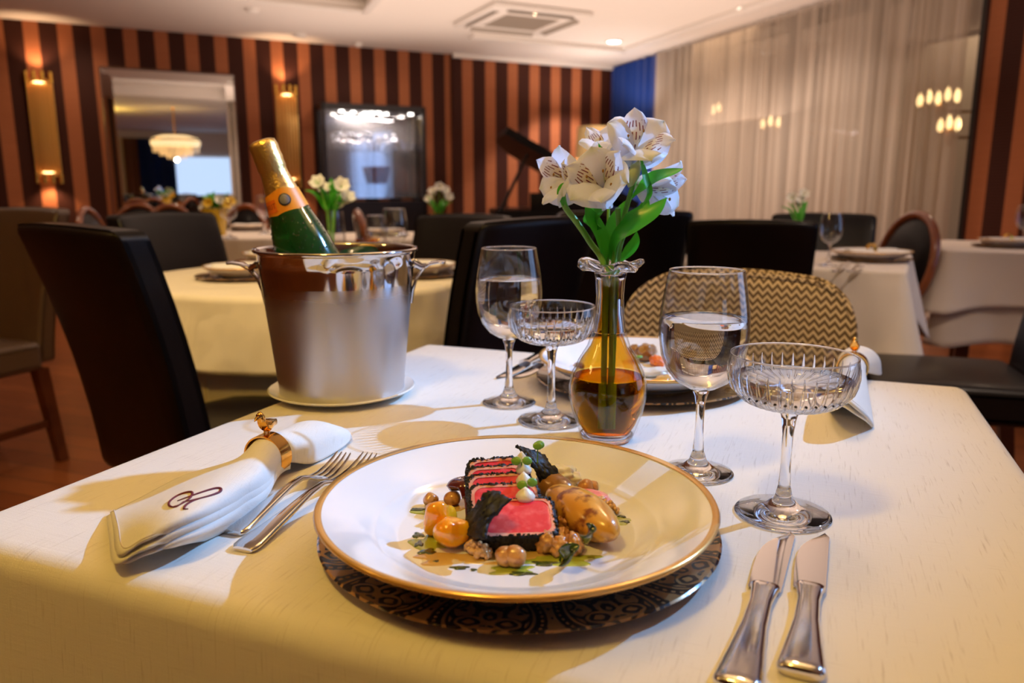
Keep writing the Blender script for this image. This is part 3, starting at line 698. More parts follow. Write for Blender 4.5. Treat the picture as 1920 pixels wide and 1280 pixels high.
def cloth(name, label, c, yaw, hw, hd, rc, z, drop, mat, re=.02, flare=.03, wave=.012, nw=26, cdrop=.08, cflare=.05, seed=0, group=None, lower=0):
    O = outline(hw, hd, rc); n = len(O); rings = []
    X = Matrix.Translation((c[0], c[1], 0)) @ Matrix.Rotation(yaw, 4, 'Z'); m = MB()
    def ring(fn): rings.append([fn(i, *O[i]) for i in range(n)])
    for f in (.25, .5, .75, .93): ring(lambda i, p, nr, k: (p - nr * re) * f + Vector((0, 0, z)))
    for j in range(7):
        a = PI / 2 * j / 6; ring(lambda i, p, nr, k: p - nr * re * (1 - math.sin(a)) + Vector((0, 0, z - re * (1 - math.cos(a)))))
    for j in range(1, 15):
        t = j / 14
        def hang(i, p, nr, k):
            ph = 2 * PI * i / n
            wv = math.sin(nw * ph + seed) + .6 * math.sin(nw * .53 * ph + 2 * seed) + .5 * math.sin(nw * 1.9 * ph + seed * 3)
            d = (drop - re) * t * (1 + cdrop / drop * k); o = flare * t + wave * wv * t ** 1.3 * (1 - .55 * k) + cflare * k * t
            if lower and t > .86: o += .008 * math.sin(90 * ph)
            return p + nr * o + Vector((0, 0, z - re - d))
        ring(hang)
    hub = Vector((0, 0, z)); vs = [hub] + [q for r in rings for q in r]; fs = [(0, 1 + k, 1 + (k + 1) % n) for k in range(n)]
    for r in range(len(rings) - 1):
        for k in range(n):
            k2 = (k + 1) % n; fs.append((1 + r * n + k, 1 + r * n + k2, 1 + (r + 1) * n + k2, 1 + (r + 1) * n + k))
    o = m.add(vs, fs).build(name, mat, sharp=180, raw=True); o.location = (c[0], c[1], 0); o.rotation_euler = (0, 0, yaw)
    k = o.modifiers.new('thickness', 'SOLIDIFY'); k.thickness = .0016; k.offset = -1
    return tag(o, label, 'tablecloth', group)
def table(label, c, yaw, hw, hd, z, round_=False, group='restaurant tables under cloths'):
    t = thing('dining_table', label, 'table', (c[0], c[1], 0), yaw, group); zt = z - .004
    if round_:
        MB().lathe([(0, zt - .03), (hw - .012, zt - .03), (hw - .008, zt - .015), (hw - .02, zt), (0, zt)], seg=64).build('tabletop', 'dark_wood', t)
        MB().lathe([(0, 0), (.28, 0), (.28, .03), (.06, .06), (.05, .4), (.09, zt - .03), (0, zt - .03)], seg=32).build('pedestal', 'dark_wood', t)
    else:
        MB().box((0, 0, zt - .015), (2 * hw - .03, 2 * hd - .03, .03), 0, .012).build('tabletop', 'dark_wood', t)
        for sx in (-1, 1):
            for sy in (-1, 1): MB().box((sx * (hw - .09), sy * (hd - .09), (zt - .03) / 2), (.06, .06, zt - .03), 0, .005).build('leg', 'dark_wood', t)
    return t

def taper(m, c, top, bot, z0, z1, lean=(0, 0)):
    r = []
    for z, s, k in ((z1, top, 0), ((z0 + z1) / 2, (top + bot) / 2, .5), (z0, bot, 1)):
        x, y = c[0] + lean[0] * k, c[1] + lean[1] * k; r.append([(x - s / 2, y - s / 2, z), (x + s / 2, y - s / 2, z), (x + s / 2, y + s / 2, z), (x - s / 2, y + s / 2, z)])
    return m.loft(r)
TILT = .16
def parsons(label, loc, rz, leather='black_leather', group='black leather dining chairs'):
    t = thing('dining_chair', label, 'chair', loc, rz, group)
    m = MB().box((0, 0, 0), (.45, .075, .56), 0, .020, 3, div=7); vs = []
    for x, y, z in m.v:
        zz = z + .28; f = zz / .56
        vs.append((x * (.92 + .11 * f), y * (1 - .10 * f) - .215 - TILT * .5 * f * f - .07 * f + .030 * (x / .22) ** 2 * f, .39 + zz + .008 * f * (1 - (x / .22) ** 2)))
    m.v = vs; m.build('backrest', leather, t, sharp=60)
    s = MB().box((0, 0, 0), (.46, .46, .11), 0, .025, 3, div=5)
    s.v = [(x, y + .045, z + .425 + (.014 * (1 - (x / .23) ** 2) * (1 - (y / .23) ** 2) if z > 0 else 0)) for x, y, z in s.v]
    s.build('seat', leather, t, sharp=60)
    for sx in (-1, 1):
        taper(MB(), (sx * .195, .235), .045, .034, 0, .375).build('leg', 'dark_wood', t, sharp=30)
        taper(MB(), (sx * .195, -.185), .045, .034, 0, .375, (0, -.05)).build('leg', 'dark_wood', t, sharp=30)
    for sx in (-1, 1): MB().box((sx * .195, .01, .16), (.018, .40, .026)).build('stretcher', 'dark_wood', t)
    return t
def oval_chair(label, loc, rz, group='oval backed wooden chairs'):
    t = thing('oval_chair', label, 'chair', loc, rz, group)
    def bp(a, rx, rz_, y): z = .70 + rz_ * math.sin(a); return (rx * math.cos(a), -.20 - (z - .45) * .2 + y, z)
    fr = [bp(2 * PI * k / 40, .215, .235, 0) for k in range(41)]
    MB().tube(fr, .022, 10).build('back_frame', 'orange_wood', t)
    m = MB(); rings = []
    for f, y in ((.02, .035), (.5, .032), (.85, .022), (1, 0), (.85, -.02), (.5, -.028), (.02, -.03)):
        rings.append([bp(2 * PI * k / 32, .20 * f, .22 * f, y) for k in range(32)])
    m.loft(rings).build('backrest', 'black_leather', t)
    MB().lathe([(0, .40), (.22, .40), (.235, .44), (.20, .475), (0, .485)], (0, .03, 0), 36).build('seat', 'black_leather', t)
    MB().lathe([(.19, .36), (.235, .36), (.235, .41), (.19, .41)], (0, .03, 0), 36, closed=True).build('seat_frame', 'orange_wood', t)
    for sx in (-1, 1):
        taper(MB(), (sx * .16, .19), .042, .026, 0, .37).build('leg', 'orange_wood', t, sharp=30)
        MB().tube([(sx * .15, -.30, 0), (sx * .15, -.20, .38), (sx * .13, -.205, .50)], [.016, .02, .018], 8).build('leg', 'orange_wood', t)
    return t
def floor_at(px, py, z, fwd):                     # a chair's floor point from the picture point of its back's top
    p = at(px, py, z); return p
def chair_by_top(px, py, z, d, back=.33, depth=None):
    p = at(px, py, z) if depth is None else aty(px, py, depth)
    d = Vector((d[0], d[1], 0)).normalized(); q = p + d * back; return (q.x, q.y, 0), math.atan2(d.y, d.x) - PI / 2
DV = (V.x, V.y); DU = (U.x, U.y)
l, a = chair_by_top(147, 430, .945, (.63, .777))
chA = parsons('large black leather chair seen from behind at the left edge of the front table', l, a)
def more(label, px, py, z, d, back=.33, depth=None, sz=None, src=None):
    l, a = chair_by_top(px, py, z, d, back, depth); return dup(src or chA, label, l, a, sz=sz)
more('black leather chair facing us behind the big near chair, left of the yellow pot', 308, 402, .94, DU, depth=2.85, sz=(1, 1, .985))
more('black leather chair right of the ice bucket, beyond the left wine glass', 868, 404, .94, (-.55, -.83), depth=2.95, sz=(.9, 1, .975))
more('black leather chair just behind the left wine glass and coupe', 1005, 424, .94, (-.76, .65), depth=1.90)
more('black leather chair behind the white flowers, next to the beige curtain', 1172, 404, .94, (-.15, 1), depth=2.62)
more('black leather chair seen square from behind, left of the right-hand table', 1408, 417, .94, (.30, .95), depth=2.4, sz=(.84, 1, .975))
more('black leather chair facing us beyond the wine glass on the right table', 1543, 407, .94, (-.30, -.95), depth=3.6, sz=(.97, 1, .96))
p = at(1800, 695, .48); more('black leather chair at the right picture edge beside the right-hand table', 0, 0, 0, (0, 1)).location = (p.x, p.y, 0)
rch = [o for o in col.objects if o.get('label', '').startswith('black leather chair at the right picture')][0]; rch.rotation_euler = (0, 0, math.atan2(.28, -.96) - PI / 2)
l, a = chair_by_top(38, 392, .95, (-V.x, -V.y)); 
parsons('black leather chair painted lit brown with wooden legs cut off by the left picture edge', l, a, 'lit_leather')

l, a = chair_by_top(1722, 402, .935, (-.95, -.20), .3, 3.75)
ov = oval_chair('oval backed wooden chair standing right of the right-hand table', l, a); ov.scale = (.86, 1, .97)
for px, py, dep, d, lab in ((258, 378, 6.2, (.3, -1), 'oval wooden chair below the mirror, leftmost of the pair behind the black chair'), (318, 383, 5.75, (.25, -1), 'oval wooden chair right behind the black chair facing us, under the mirror'),
                            (462, 380, 5.7, (-.3, -1), 'oval wooden chair behind the far plate with the napkin, left of the bottle'), (158, 384, 4.7, (1, .1), 'oval wooden chair seen edge-on under the left gold sconce'),
                            (668, 380, 4.1, (1, .3), 'orange wood oval chair seen from the side right of the white flowers behind the bucket')):
    l, a = chair_by_top(px, py, .93, d, .3, dep); dup(ov, lab, l, a)

# tables: the middle one is round, the others square
cM = Vector((-.655, 2.50, 0))
table('round table under the golden lit cloth behind the ice bucket', cM, 0, .49, .49, T - .016, True)
cloth('tablecloth', 'golden lit white cloth on the round table behind the ice bucket', cM, YAW, .535, .535, .50, T + .002, .20, 'golden_lit_linen', .022, .035, .020, 31, .0, .0, 1.3, 'white tablecloths')
cloth('undercloth', 'golden lit white cloth hanging below the top cloth of the round table', cM, YAW, .50, .50, .47, T - .010, .40, 'golden_lit_linen', .02, .02, .016, 23, 0, 0, 2.2, 'white tablecloths')
yR = -R(28); cR = at(1702, 510, T); cR.z = 0
uR = Vector((math.cos(yR), math.sin(yR), 0)); vR = Vector((-math.sin(yR), math.cos(yR), 0)); cR = cR - uR * .44 + vR * .42
table('square table with white cloth beyond the zigzag chair on the right', cR, yR, .43, .42, T)
cloth('tablecloth', 'white cloth with pointed corner fold on the table beyond the zigzag chair', cR, yR, .44, .43, .03, T + .002, .215, 'far_linen', .015, .015, .005, 16, .16, .08, .7, 'white tablecloths')
cS = at(1770, 469, T); cS.z = 0; yS = -R(28); cS = cS + uR * .45 + vR * .42
table('square table with double white cloth at the far right edge', cS, yS, .42, .40, T - .016)
cloth('tablecloth', 'upper white cloth of the table cut by the right picture edge', cS, yS, .46, .43, .035, T + .002, .24, 'far_linen', .015, .03, .008, 14, .05, .04, 2.7, 'white tablecloths')
cloth('undercloth', 'lower white cloth of the table cut by the right picture edge', cS, yS, .435, .405, .035, T - .008, .40, 'far_linen', .012, .03, .008, 14, .04, .03, 1.7, 'white tablecloths')
cK = Vector((-1.75, 5.0, 0))
table('round table under the mirror holding the yellow flower pot', cK, 0, .55, .55, T, True)
cloth('tablecloth', 'white cloth on the round table under the mirror, by the yellow flower pot', cK, 0, .56, .56, .52, T + .002, .30, 'far_linen', .02, .02, .010, 24, 0, 0, .2, 'white tablecloths')
cL = Vector((-.75, 4.75, 0))
table('round table under the display cabinet behind the middle flowers', cL, 0, .42, .42, T, True)
cloth('tablecloth', 'white cloth on the round table below the display cabinet', cL, 0, .43, .43, .40, T + .002, .28, 'far_linen', .02, .02, .010, 24, 0, 0, .9, 'white tablecloths')

# zigzag armchair at the far side of the front table
def zigzag_chair(loc, rz):
    t = thing('zigzag_chair', 'low armchair in brown and beige zigzag fabric across the front table', 'chair', loc, rz)
    W, z0, z1, rc = .200, .44, .856, .080
    def prof(ins):
        pts = []; w = W - ins; top = z1 - ins; r = rc - ins * .6
        pts.append((-w, z0)); 
        for k in range(6): pts.append((-w + .0, lerp(z0, top - r, (k + 1) / 6)))
        for k in range(1, 9): a = PI - PI / 2 * k / 8; pts.append((-w + r + r * math.cos(a), top - r + r * math.sin(a)))
        for k in range(1, 10): pts.append((lerp(-w + r, w - r, k / 10), top + .006 * math.sin(PI * k / 10)))
        for k in range(9): a = PI / 2 - PI / 2 * k / 8; pts.append((w - r + r * math.cos(a), top - r + r * math.sin(a)))
        for k in range(6): pts.append((w, lerp(top - r, z0, (k + 1) / 6)))
        return pts
    def put(x, z, y): return (x * (1 + .03 * (z1 - z) / .4), y - .22 - (z - z0) * .16 + 1.7 * x * x, z)
    rings = [[put(x, z, y) for x, z in prof(i)] for i, y in ((.10, .030), (.02, .040), (.004, .034), (0, .02), (0, -.025), (.004, -.038), (.02, -.045), (.10, -.045))]
    b = MB(); mid_f = [put(x * .3, lerp(z0, z1, .5) + (z - lerp(z0, z1, .5)) * .3, .030) for x, z in prof(.10)]
    b.loft([mid_f] + rings + [[put(x * .3, lerp(z0, z1, .5) + (z - lerp(z0, z1, .5)) * .3, -.045) for x, z in prof(.10)]]).build('backrest', 'zigzag_fabric', t, sharp=50)
    for y in (.030, -.036): MB().tube([put(x, z, y) for x, z in prof(-.001)], .0055, 8).build('piping', 'zigzag_fabric', t)
    s = MB().box((0, .03, .43), (.47, .46, .12), 0, .03, 3); s.build('seat', 'zigzag_fabric', t)
    for sx in (-1, 1):
        for y in (-.16, .22): taper(MB(), (sx * .19, y), .042, .03, 0, .375).build('leg', 'dark_wood', t, sharp=30)
l, a = chair_by_top(1392, 520, .855, (-V.x, -V.y), .29, 1.50)
zigzag_chair(l, a)

# ------------------------------------------------------------------ grand piano and floor lamp by the far wall
pc = aty(930, 395, 7.6)
pn = thing('grand_piano', 'black grand piano with raised lid in front of the striped wall', 'piano', (pc.x, pc.y, 0), R(8))
pz = pc.z
body = [(0, 0), (1.42, 0), (1.42, .55)] + [(1.42 - .55 * (1 - math.cos(a)), .55 + .95 * math.sin(a) * 1.0) for a in [PI / 2 * k / 8 for k in range(1, 9)]] + [(.45, 1.52), (.2, 1.40), (.05, 1.05), (0, .6)]
m = MB(); m.loft([[(x, y, pz - .30) for x, y in body], [(x, y, pz) for x, y in body]]); m.build('case', 'piano_black', pn, sharp=30)
hx = 1.40; lid_end = aty(945, 252, 7.6); lv = mat_of(pn).inverted() @ lid_end
dirl = Vector((lv.x - hx, 0, lv.z - pz)); nl = Vector((dirl.z, 0, -dirl.x)).normalized(); 
if nl.z < 0: nl = -nl
LP = lambda x, y, k: tuple(Vector((hx, y, pz + .01)) + dirl * ((hx - x) / hx) + nl * k)
m = MB(); m.loft([[LP(x * .985 + .01, y, 0) for x, y in body], [LP(x * .985 + .01, y, .075) for x, y in body]]); m.build('lid', 'piano_black', pn, sharp=30)
pp = mat_of(pn).inverted() @ aty(990, 288, 7.7); pb = mat_of(pn).inverted() @ aty(938, 390, 7.62)
MB().tube([(pb.x, pb.y + .03, pz - .02), (pp.x, pb.y + .05, pp.z)], .017, 8).build('lid_prop', 'piano_black', pn)
m = MB().box((.71, -.10, pz - .17), (1.40, .26, .05)); m.build('keybed', 'piano_black', pn)
m = MB()
for k in range(40): m.box((.10 + k * .031, -.12, pz - .138), (.029, .15, .012))
m.build('keyboard', 'ivory', pn); pn.children[-1]['kind'] = 'stuff'
MB().box((.71, .02, pz + .08), (.75, .02, .18), 0, .004).build('music_stand', 'piano_black', pn)
for x, y in ((.12, .05), (1.3, .05), (.6, 1.3)): taper(MB(), (x, y), .11, .06, 0, pz - .29).build('leg', 'piano_black', pn, sharp=30)
MB().box((.71, .2, (pz - .3) / 2 + .06), (.10, .05, pz - .40)).build('pedal_lyre', 'piano_black', pn)
lp = aty(1118, 265, 9.4); lamp = thing('floor_lamp', 'floor lamp with beige drum shade in the far corner behind the piano', 'lamp', (lp.x, lp.y, 0))
zt_ = aty(1118, 238, 9.4).z; zb_ = aty(1118, 298, 9.4).z; rl = .24
MB().lathe([(rl, zb_), (rl * .94, zt_), (rl * .92, zt_), (rl * .98, zb_)], seg=40, closed=True).build('lamp_shade', 'lampshade', lamp)
MB().lathe([(0, 0), (.16, 0), (.16, .02), (.015, .04), (.012, zt_ - .03), (0, zt_ - .03)], seg=24).build('pole', 'brass_tube', lamp)
MB().box((0, 0, zt_ - .02), (2 * rl * .92, .008, .008)).build('shade_ring', 'brass_tube', lamp)
light('floor_lamp_light', 'POINT', (lp.x, lp.y, zt_ - .13), (1, .86, .78), 56, .05)

# ------------------------------------------------------------------ the front table
u0, u1, v0, v1 = -.653, .211, .362, 1.222
cF = U * ((u0 + u1) / 2) + V * ((v0 + v1) / 2); HW, HD = (u1 - u0) / 2, (v1 - v0) / 2
table('square front table under the pale linen cloth, laid for two', cF, YAW, HW - .012, HD - .012, T)
cloth('tablecloth', 'pale linen cloth on the front table laid for two', cF, YAW, HW, HD, .022, T, .30, 'table_linen', .020, .012, .003, 10, .06, .03, .4)

# ------------------------------------------------------------------ glasses
def off(prof, d): return [(max(r - d, 0), z + (d if r < 1e-6 else 0)) for r, z in prof]
def wine_glass(label, loc, group, h=.197):
    t = thing('wine_glass', label, 'glass', loc, 0, group); k = h / .197
    ou = [(.0345, .197), (.0380, .178), (.0408, .160), (.0420, .145), (.0418, .132), (.0395, .117), (.034, .103), (.025, .092), (.014, .0855), (.0055, .0835)]
    ou = [(r, z * k) for r, z in ou]
    MB().lathe(ou + [(0, .0832 * k), (0, .0845 * k)] + off(ou, .0010)[::-1] , seg=64).build('bowl', 'thin_glass', t, sharp=80)
    MB().tube([(.0340 * math.cos(2 * PI * q / 64), .0340 * math.sin(2 * PI * q / 64), .197 * k) for q in range(65)], .00075, 8).build('rim', 'solid_glass', t, sharp=80)
    MB().lathe([(0, .001), (.030, .0004), (.0335, 0), (.0345, .001), (.0335, .0022), (.024, .0042), (.014, .0075), (.0085, .013), (.0055, .022), (.0044, .036), (.0040, .052), (.0044, .068), (.0058, .077), (.0085, .0832), (.0075, .0855), (.003, .0858), (0, .0858)], seg=48).build('stem', 'solid_glass', t, sharp=80)
    return t
BOWL = [(0, .0868), (.012, .0872), (.0238, .0935), (.0326, .1045), (.0381, .118), (.0403, .1325), (.0405, .145), (.0393, .160), (.0366, .178), (.0331, .197)]
def fill(label, loc, prof, z, mat='water', k=1, name='water', shrink=.0004):
    p = []
    for (r, a), (r2, b) in zip(prof, prof[1:]):
        p.append((max(r - shrink, 0), a * k))
        if b * k >= z: f = (z - a * k) / ((b - a) * k); rr = lerp(r, r2, f) - shrink; break
    p += [(rr, z - .0006), (rr - .0006, z), (rr * .5, z - .0001), (0, z - .0001)]
    o = MB().lathe(p, seg=64).build(name, mat, raw=True, sharp=60); o.location = loc; return tag(o, label, 'water')
WG = 'wine glasses on the front table'
g1 = (-.0038, .968, T + .0005); g2 = (.1805, .715, T + .0005)
wine_glass('wine glass half full of water at the back of the front table', g1, WG, .199)
fill('water in the wine glass at the back of the front table', g1, BOWL, .1615)
wine_glass('wine glass half full of water right of the amber vase', g2, WG, .197)
fill('water in the wine glass right of the amber vase', g2, BOWL, .153)
CB = [(.0500, .138), (.0512, .130), (.0510, .121), (.0470, .1095), (.0385, .1005), (.026, .0950), (.012, .0925), (.0048, .0915)]
def coupe(label, loc, k=1.0):
    t = thing('coupe_glass', label, 'glass', loc, 0, 'cut crystal coupes')
    MB().lathe(CB + [(0, .0913), (0, .0925)] + off(CB, .0011)[::-1], seg=72).build('bowl', 'thin_glass', t, sharp=80)
    MB().lathe([(0, .001), (.034, .0004), (.0385, 0), (.0395, .001), (.0385, .0022), (.026, .0045), (.014, .0085), (.0075, .015), (.0050, .026), (.0042, .045), (.0044, .070), (.0058, .083), (.0078, .0914), (.006, .0935), (0, .0938)], seg=48).build('stem', 'solid_glass', t, sharp=80)
    MB().tube([(.0495 * math.cos(2 * PI * q / 72), .0495 * math.sin(2 * PI * q / 72), .138) for q in range(73)], .00080, 8).build('rim', 'solid_glass', t, sharp=80)
    m = MB(); n = 36
    def sr(z):
        for (r, a), (r2, b) in zip(CB, CB[1:]):
            if b <= z <= a: return lerp(r, r2, (a - z) / (a - b))
        return .05
    for q in range(n):
        a = 2 * PI * q / n
        for z0, z1, w0, w1, da in ((.1035, .1295, .0016, .0003, 0), (.0945, .1060, .0011, .0014, PI / n)):
            zs = [lerp(z0, z1, j / 4) for j in range(5)]; ws = [.0004, w0, w0 * .95, (w0 + w1) / 2, w1]
            m.tube([((sr(z) + .0002) * math.cos(a + da), (sr(z) + .0002) * math.sin(a + da), z) for z in zs], ws, 6)
    m.build('cut_flutes', 'solid_glass', t, sharp=30); return t
CBI = [(0, .0938), (.011, .0940), (.0245, .0965), (.037, .1020), (.0455, .1110), (.0496, .1215), (.0500, .130), (.0488, .138)]
c1 = (.0466, .889, T + .0005); c2 = (.2297, .6165, T + .0005)
coupe('cut crystal coupe behind the amber vase, left of it', c1); fill('water in the cut crystal coupe left of the amber vase', c1, CBI, .117)
coupe('cut crystal coupe at the right front, above the knives', c2); fill('water in the cut crystal coupe above the knives', c2, CBI, .119)

# ------------------------------------------------------------------ amber vase
vb = Vector((.1050, .822, T + .0005))
va = thing('bud_vase', 'amber and clear glass bud vase with ruffled lip holding white flowers', 'vase', vb)
VO = [(0, .002), (.020, .001), (.0265, 0), (.029, .003), (.0335, .016), (.0390, .032), (.0425, .047), (.0428, .060), (.0395, .075), (.0320, .090), (.0235, .104), (.0180, .120), (.0155, .140), (.0148, .160), (.0158, .176), (.0175, .184)]
VI = [(.0125, .184), (.0105, .176), (.0098, .160), (.0105, .140), (.0140, .120), (.0205, .104), (.0300, .090), (.0376, .075), (.0410, .060), (.0407, .047), (.0372, .032), (.0316, .018), (.0270, .010), (0, .009)]
MB().lathe(VO[3:12], seg=64).build('body', 'thin_glass', va, sharp=80)
MB().lathe([(0, .0015), (.020, .0008), (.0262, 0), (.0288, .0028), (.0296, .0060), (.027, .0074), (0, .0078)], seg=64).build('base', 'solid_glass', va, sharp=80)
MB().lathe(VO[11:] + VI[:5], seg=64, closed=True).build('neck', 'solid_glass', va, sharp=80)
def ruf(r, z, a): k = max(0, (r - .016) / .018); return (r * (1 + .10 * k * math.sin(5 * a + .6)), z + .0035 * k * math.sin(5 * a + .6 + 1.2))
MB().lathe([(.0125, .183), (.0165, .1845), (.024, .187), (.031, .1885), (.0338, .1915), (.0330, .195), (.0295, .196), (.022, .1945), (.0140, .1935), (.0120, .190)], seg=80, closed=True, wob=ruf).build('ruffled_lip', 'solid_glass', va, sharp=80)
LI = [(max(r - .0005, 0), z + (.0005 if r < 1e-6 else 0)) for r, z in VI]
MB().lathe(LI[:7] + [(.0366, .0745), (.0374, .0725)], seg=56).build('amber_lining', 'amber_glass', va, sharp=80)
m = MB(); rb = random.Random(3)
for k in range(70):
    a = rb.uniform(0, 2 * PI); z = rb.uniform(.016, .066); rr = lerp(.026, .038, min(1, z / .05))
    q = (rr * math.cos(a), rr * math.sin(a), z); m.blob(q, (s_ := rb.uniform(.0004, .0011), s_, s_), 1, 0)
bb = m.build('bubbles', 'thin_glass', va); bb['kind'] = 'stuff'
vin = [(0, .0096)] + [(r - .0005, z) for r, z in VI[::-1][1:]]
w_ = []
for (r, z), (r2, z2) in zip(vin, vin[1:]):
    w_.append((r, z))
    if z2 > .071: break
w_ += [(.0382, .0708), (.0377, .0713), (0, .0711)]
o = MB().lathe(w_, seg=56).build('water', 'vase_water', raw=True); o.location = vb; tag(o, 'amber yellow water in the bottom of the amber bud vase', 'water')

# ------------------------------------------------------------------ flowers
def petal(m, base, ax, side, L, W, o0, o1, cup=.25, nv=9, nu=7, twist=0, point=.0, curl=0):
    base = Vector(base); rows = []; p = base.copy(); cr = ax.cross(side).normalized()
    for i in range(nv + 1):
        t = i / nv; th = lerp(o0, o1, t ** 1.3) + curl * max(0, t - .7) ** 2 * 8
        d = ax * math.cos(th) + side * math.sin(th); nrm = cr.cross(d)
        w = W * (math.sin(PI * (.04 + .955 * t) ** 1.12) ** .62 if t < 1 else .0); w = max(w, W * .10 * (1 - t) + .0003)
        if point and t > .90: w *= lerp(1, .5, (t - .90) / .10)
        rows.append([p + cr * (w * x) - nrm * (cup * w * (1 - x * x)) + nrm * (twist * x * w) + nrm * .0012 * math.sin(3 * PI * t + 5 * x) * t for x in [lerp(-1, 1, k / nu) for k in range(nu + 1)]])
        p = p + d * (L / nv)
    m.grid(rows)
def axes(ax):
    ax = Vector(ax).normalized(); s = ax.cross(Vector((0, .3, 1))).normalized(); return ax, s, s.cross(ax).normalized()
def blossom(parent, c, ax, L, roll=0, fine=True, mats=('white_petal', 'marked_petal'), world=True, openk=1):
    ax, s, q = axes(ax); base = Vector(c) - ax * L * .45
    if not fine:
        m = MB()
        for k in range(6):
            a = roll + k * PI / 3; petal(m, base, ax, s * math.cos(a) + q * math.sin(a), L * 1.05, L * .34, .30, 1.15, .2, 5, 4)
        return m.build('blossom', mats[0], parent, world=world, sharp=180)
    rb = random.Random(int(roll * 1000))
    for k in range(6):
        a = roll + k * PI / 3; inner = k % 2 == 0; m = MB()
        side = s * math.cos(a) + q * math.sin(a)
        petal(m, base + side * .002, ax, side, L * (1.06 if inner else 1.0) * rb.uniform(.94, 1.06), L * (.29 if inner else .46), .22 * openk, (.92 if inner else 1.18) * openk + rb.uniform(-.1, .15), .28, 11, 8, rb.uniform(-.12, .12), 1, rb.uniform(.1, .5))
        o = m.build('petal', mats[1] if (inner and math.sin(a) > -.6) else mats[0], parent, world=world, sharp=180)
        if inner and math.sin(a) > -.6: o['label'] = 'petal with yellow throat and dark streaks'
    st = MB()
    for k in range(5):
        a = roll + k * 1.26 + .4; d = (ax + (s * math.cos(a) + q * math.sin(a)) * .32 - Vector((0, 0, .18))).normalized()
        tip = base + d * L * .74; st.tube([base, base.lerp(tip, .5) + ax * L * .05, tip], .0005, 6)
        MB().blob(tip, (.0013, .0011, .0019), 2, .1, 2, (0, 0, a)).build('anther', 'anther', parent, world=world)
    st.build('filaments', 'white_petal', parent, world=world)
def leaf(parent, pts, W, name='leaf', mat='leaf_green', tilt=(0, -.5, .85), fold=.25, world=True, n=6):
    P = catmull(pts, n); N_ = Vector(tilt).normalized(); rows = []
    for i, p in enumerate(P):
        t = i / (len(P) - 1); d = (P[min(i + 1, len(P) - 1)] - P[max(i - 1, 0)]).normalized(); cr = d.cross(N_).normalized(); nn = cr.cross(d)
        w = W * max(.03, math.sin(PI * (.05 + .95 * t) ** .85) ** .8)
        rows.append([p + cr * (w * x) + nn * (fold * w * x * x) for x in (-1, -.66, -.33, 0, .33, .66, 1)])
    return MB().grid(rows).build(name, mat, parent, world=world, sharp=180)
YB = .835
fp = lambda px, py, dy=0: aty(px, py, YB + dy)
neck = lambda dx, dy: (vb.x + dx, vb.y + dy, vb.z + .185)
def stem(parent, foot, nk, pts, r=.0019):
    pp = [foot, (lerp(foot[0], nk[0], .55), lerp(foot[1], nk[1], .55), lerp(foot[2], nk[2], .5)), nk] + pts
    MB().tube(catmull(pp, 5), r, 10).build('stem', 'stem_green', parent, world=True)
def flower(label): return thing('alstroemeria', label, 'flower', (vb.x, vb.y, vb.z + .016), 0, 'white flowers in the amber vase')
# front bloom
f = flower('white open bloom facing us in the middle of the amber vase bouquet')
stem(f, (vb.x + .004, vb.y, vb.z + .017), neck(.002, -.003), [fp(1160, 440, -.004), fp(1158, 390, -.012)], .0029)
blossom(f, fp(1128, 345, -.022), (-.34, -.86, .42), .060, .32)
leaf(f, [fp(1112, 428, -.008), fp(1118, 405, -.014), fp(1142, 382, -.02)], .014)
leaf(f, [fp(1152, 470, .004), fp(1150, 430, .010), fp(1168, 395, .012), fp(1186, 368, .010)], .009)
leaf(f, [fp(1138, 492, -.004), fp(1126, 445, -.012), fp(1110, 412, -.014), fp(1098, 384, -.01)], .011)
# top right bloom
f = flower('tallest white bloom at the top right of the amber vase bouquet')
stem(f, (vb.x + .002, vb.y + .004, vb.z + .017), neck(.005, .002), [fp(1165, 430, .004), fp(1180, 370, .004), fp(1194, 325, .004)], .0027)
blossom(f, fp(1194, 278, .0), (.12, -.74, .62), .062, 1.40)
leaf(f, [fp(1185, 372, .0), fp(1205, 352, -.008), fp(1228, 334, -.012), fp(1258, 324, -.01), fp(1281, 316, -.006)], .0105)
leaf(f, [fp(1202, 300, -.01), fp(1210, 335, -.018), fp(1217, 362, -.02), fp(1204, 388, -.016)], .0050, tilt=(.5, -.7, .3))
MB().lathe([(0, 0), (.004, .004), (.0068, .013), (.0055, .022), (0, .030)], seg=16, M=Matrix.Translation(fp(1178, 352, -.022)) @ Matrix.Rotation(.35, 4, 'Y')).build('bud', 'bud_green', f, world=True)
# left bloom
f = flower('white bloom turned away at the left of the amber vase bouquet')
stem(f, (vb.x - .004, vb.y, vb.z + .017), neck(-.006, -.003), [fp(1105, 452, -.004), fp(1080, 415, -.006), fp(1060, 388, -.006), fp(1054, 362, -.006)], .0033)
blossom(f, fp(1066, 338, .004), (-.80, -.40, .12), .055, .9)
leaf(f, [fp(1062, 390, -.008), fp(1052, 365, -.012), fp(1058, 350, -.010), fp(1078, 352, -.006), fp(1094, 359, -.004)], .0045, tilt=(-.3, -.8, .3))
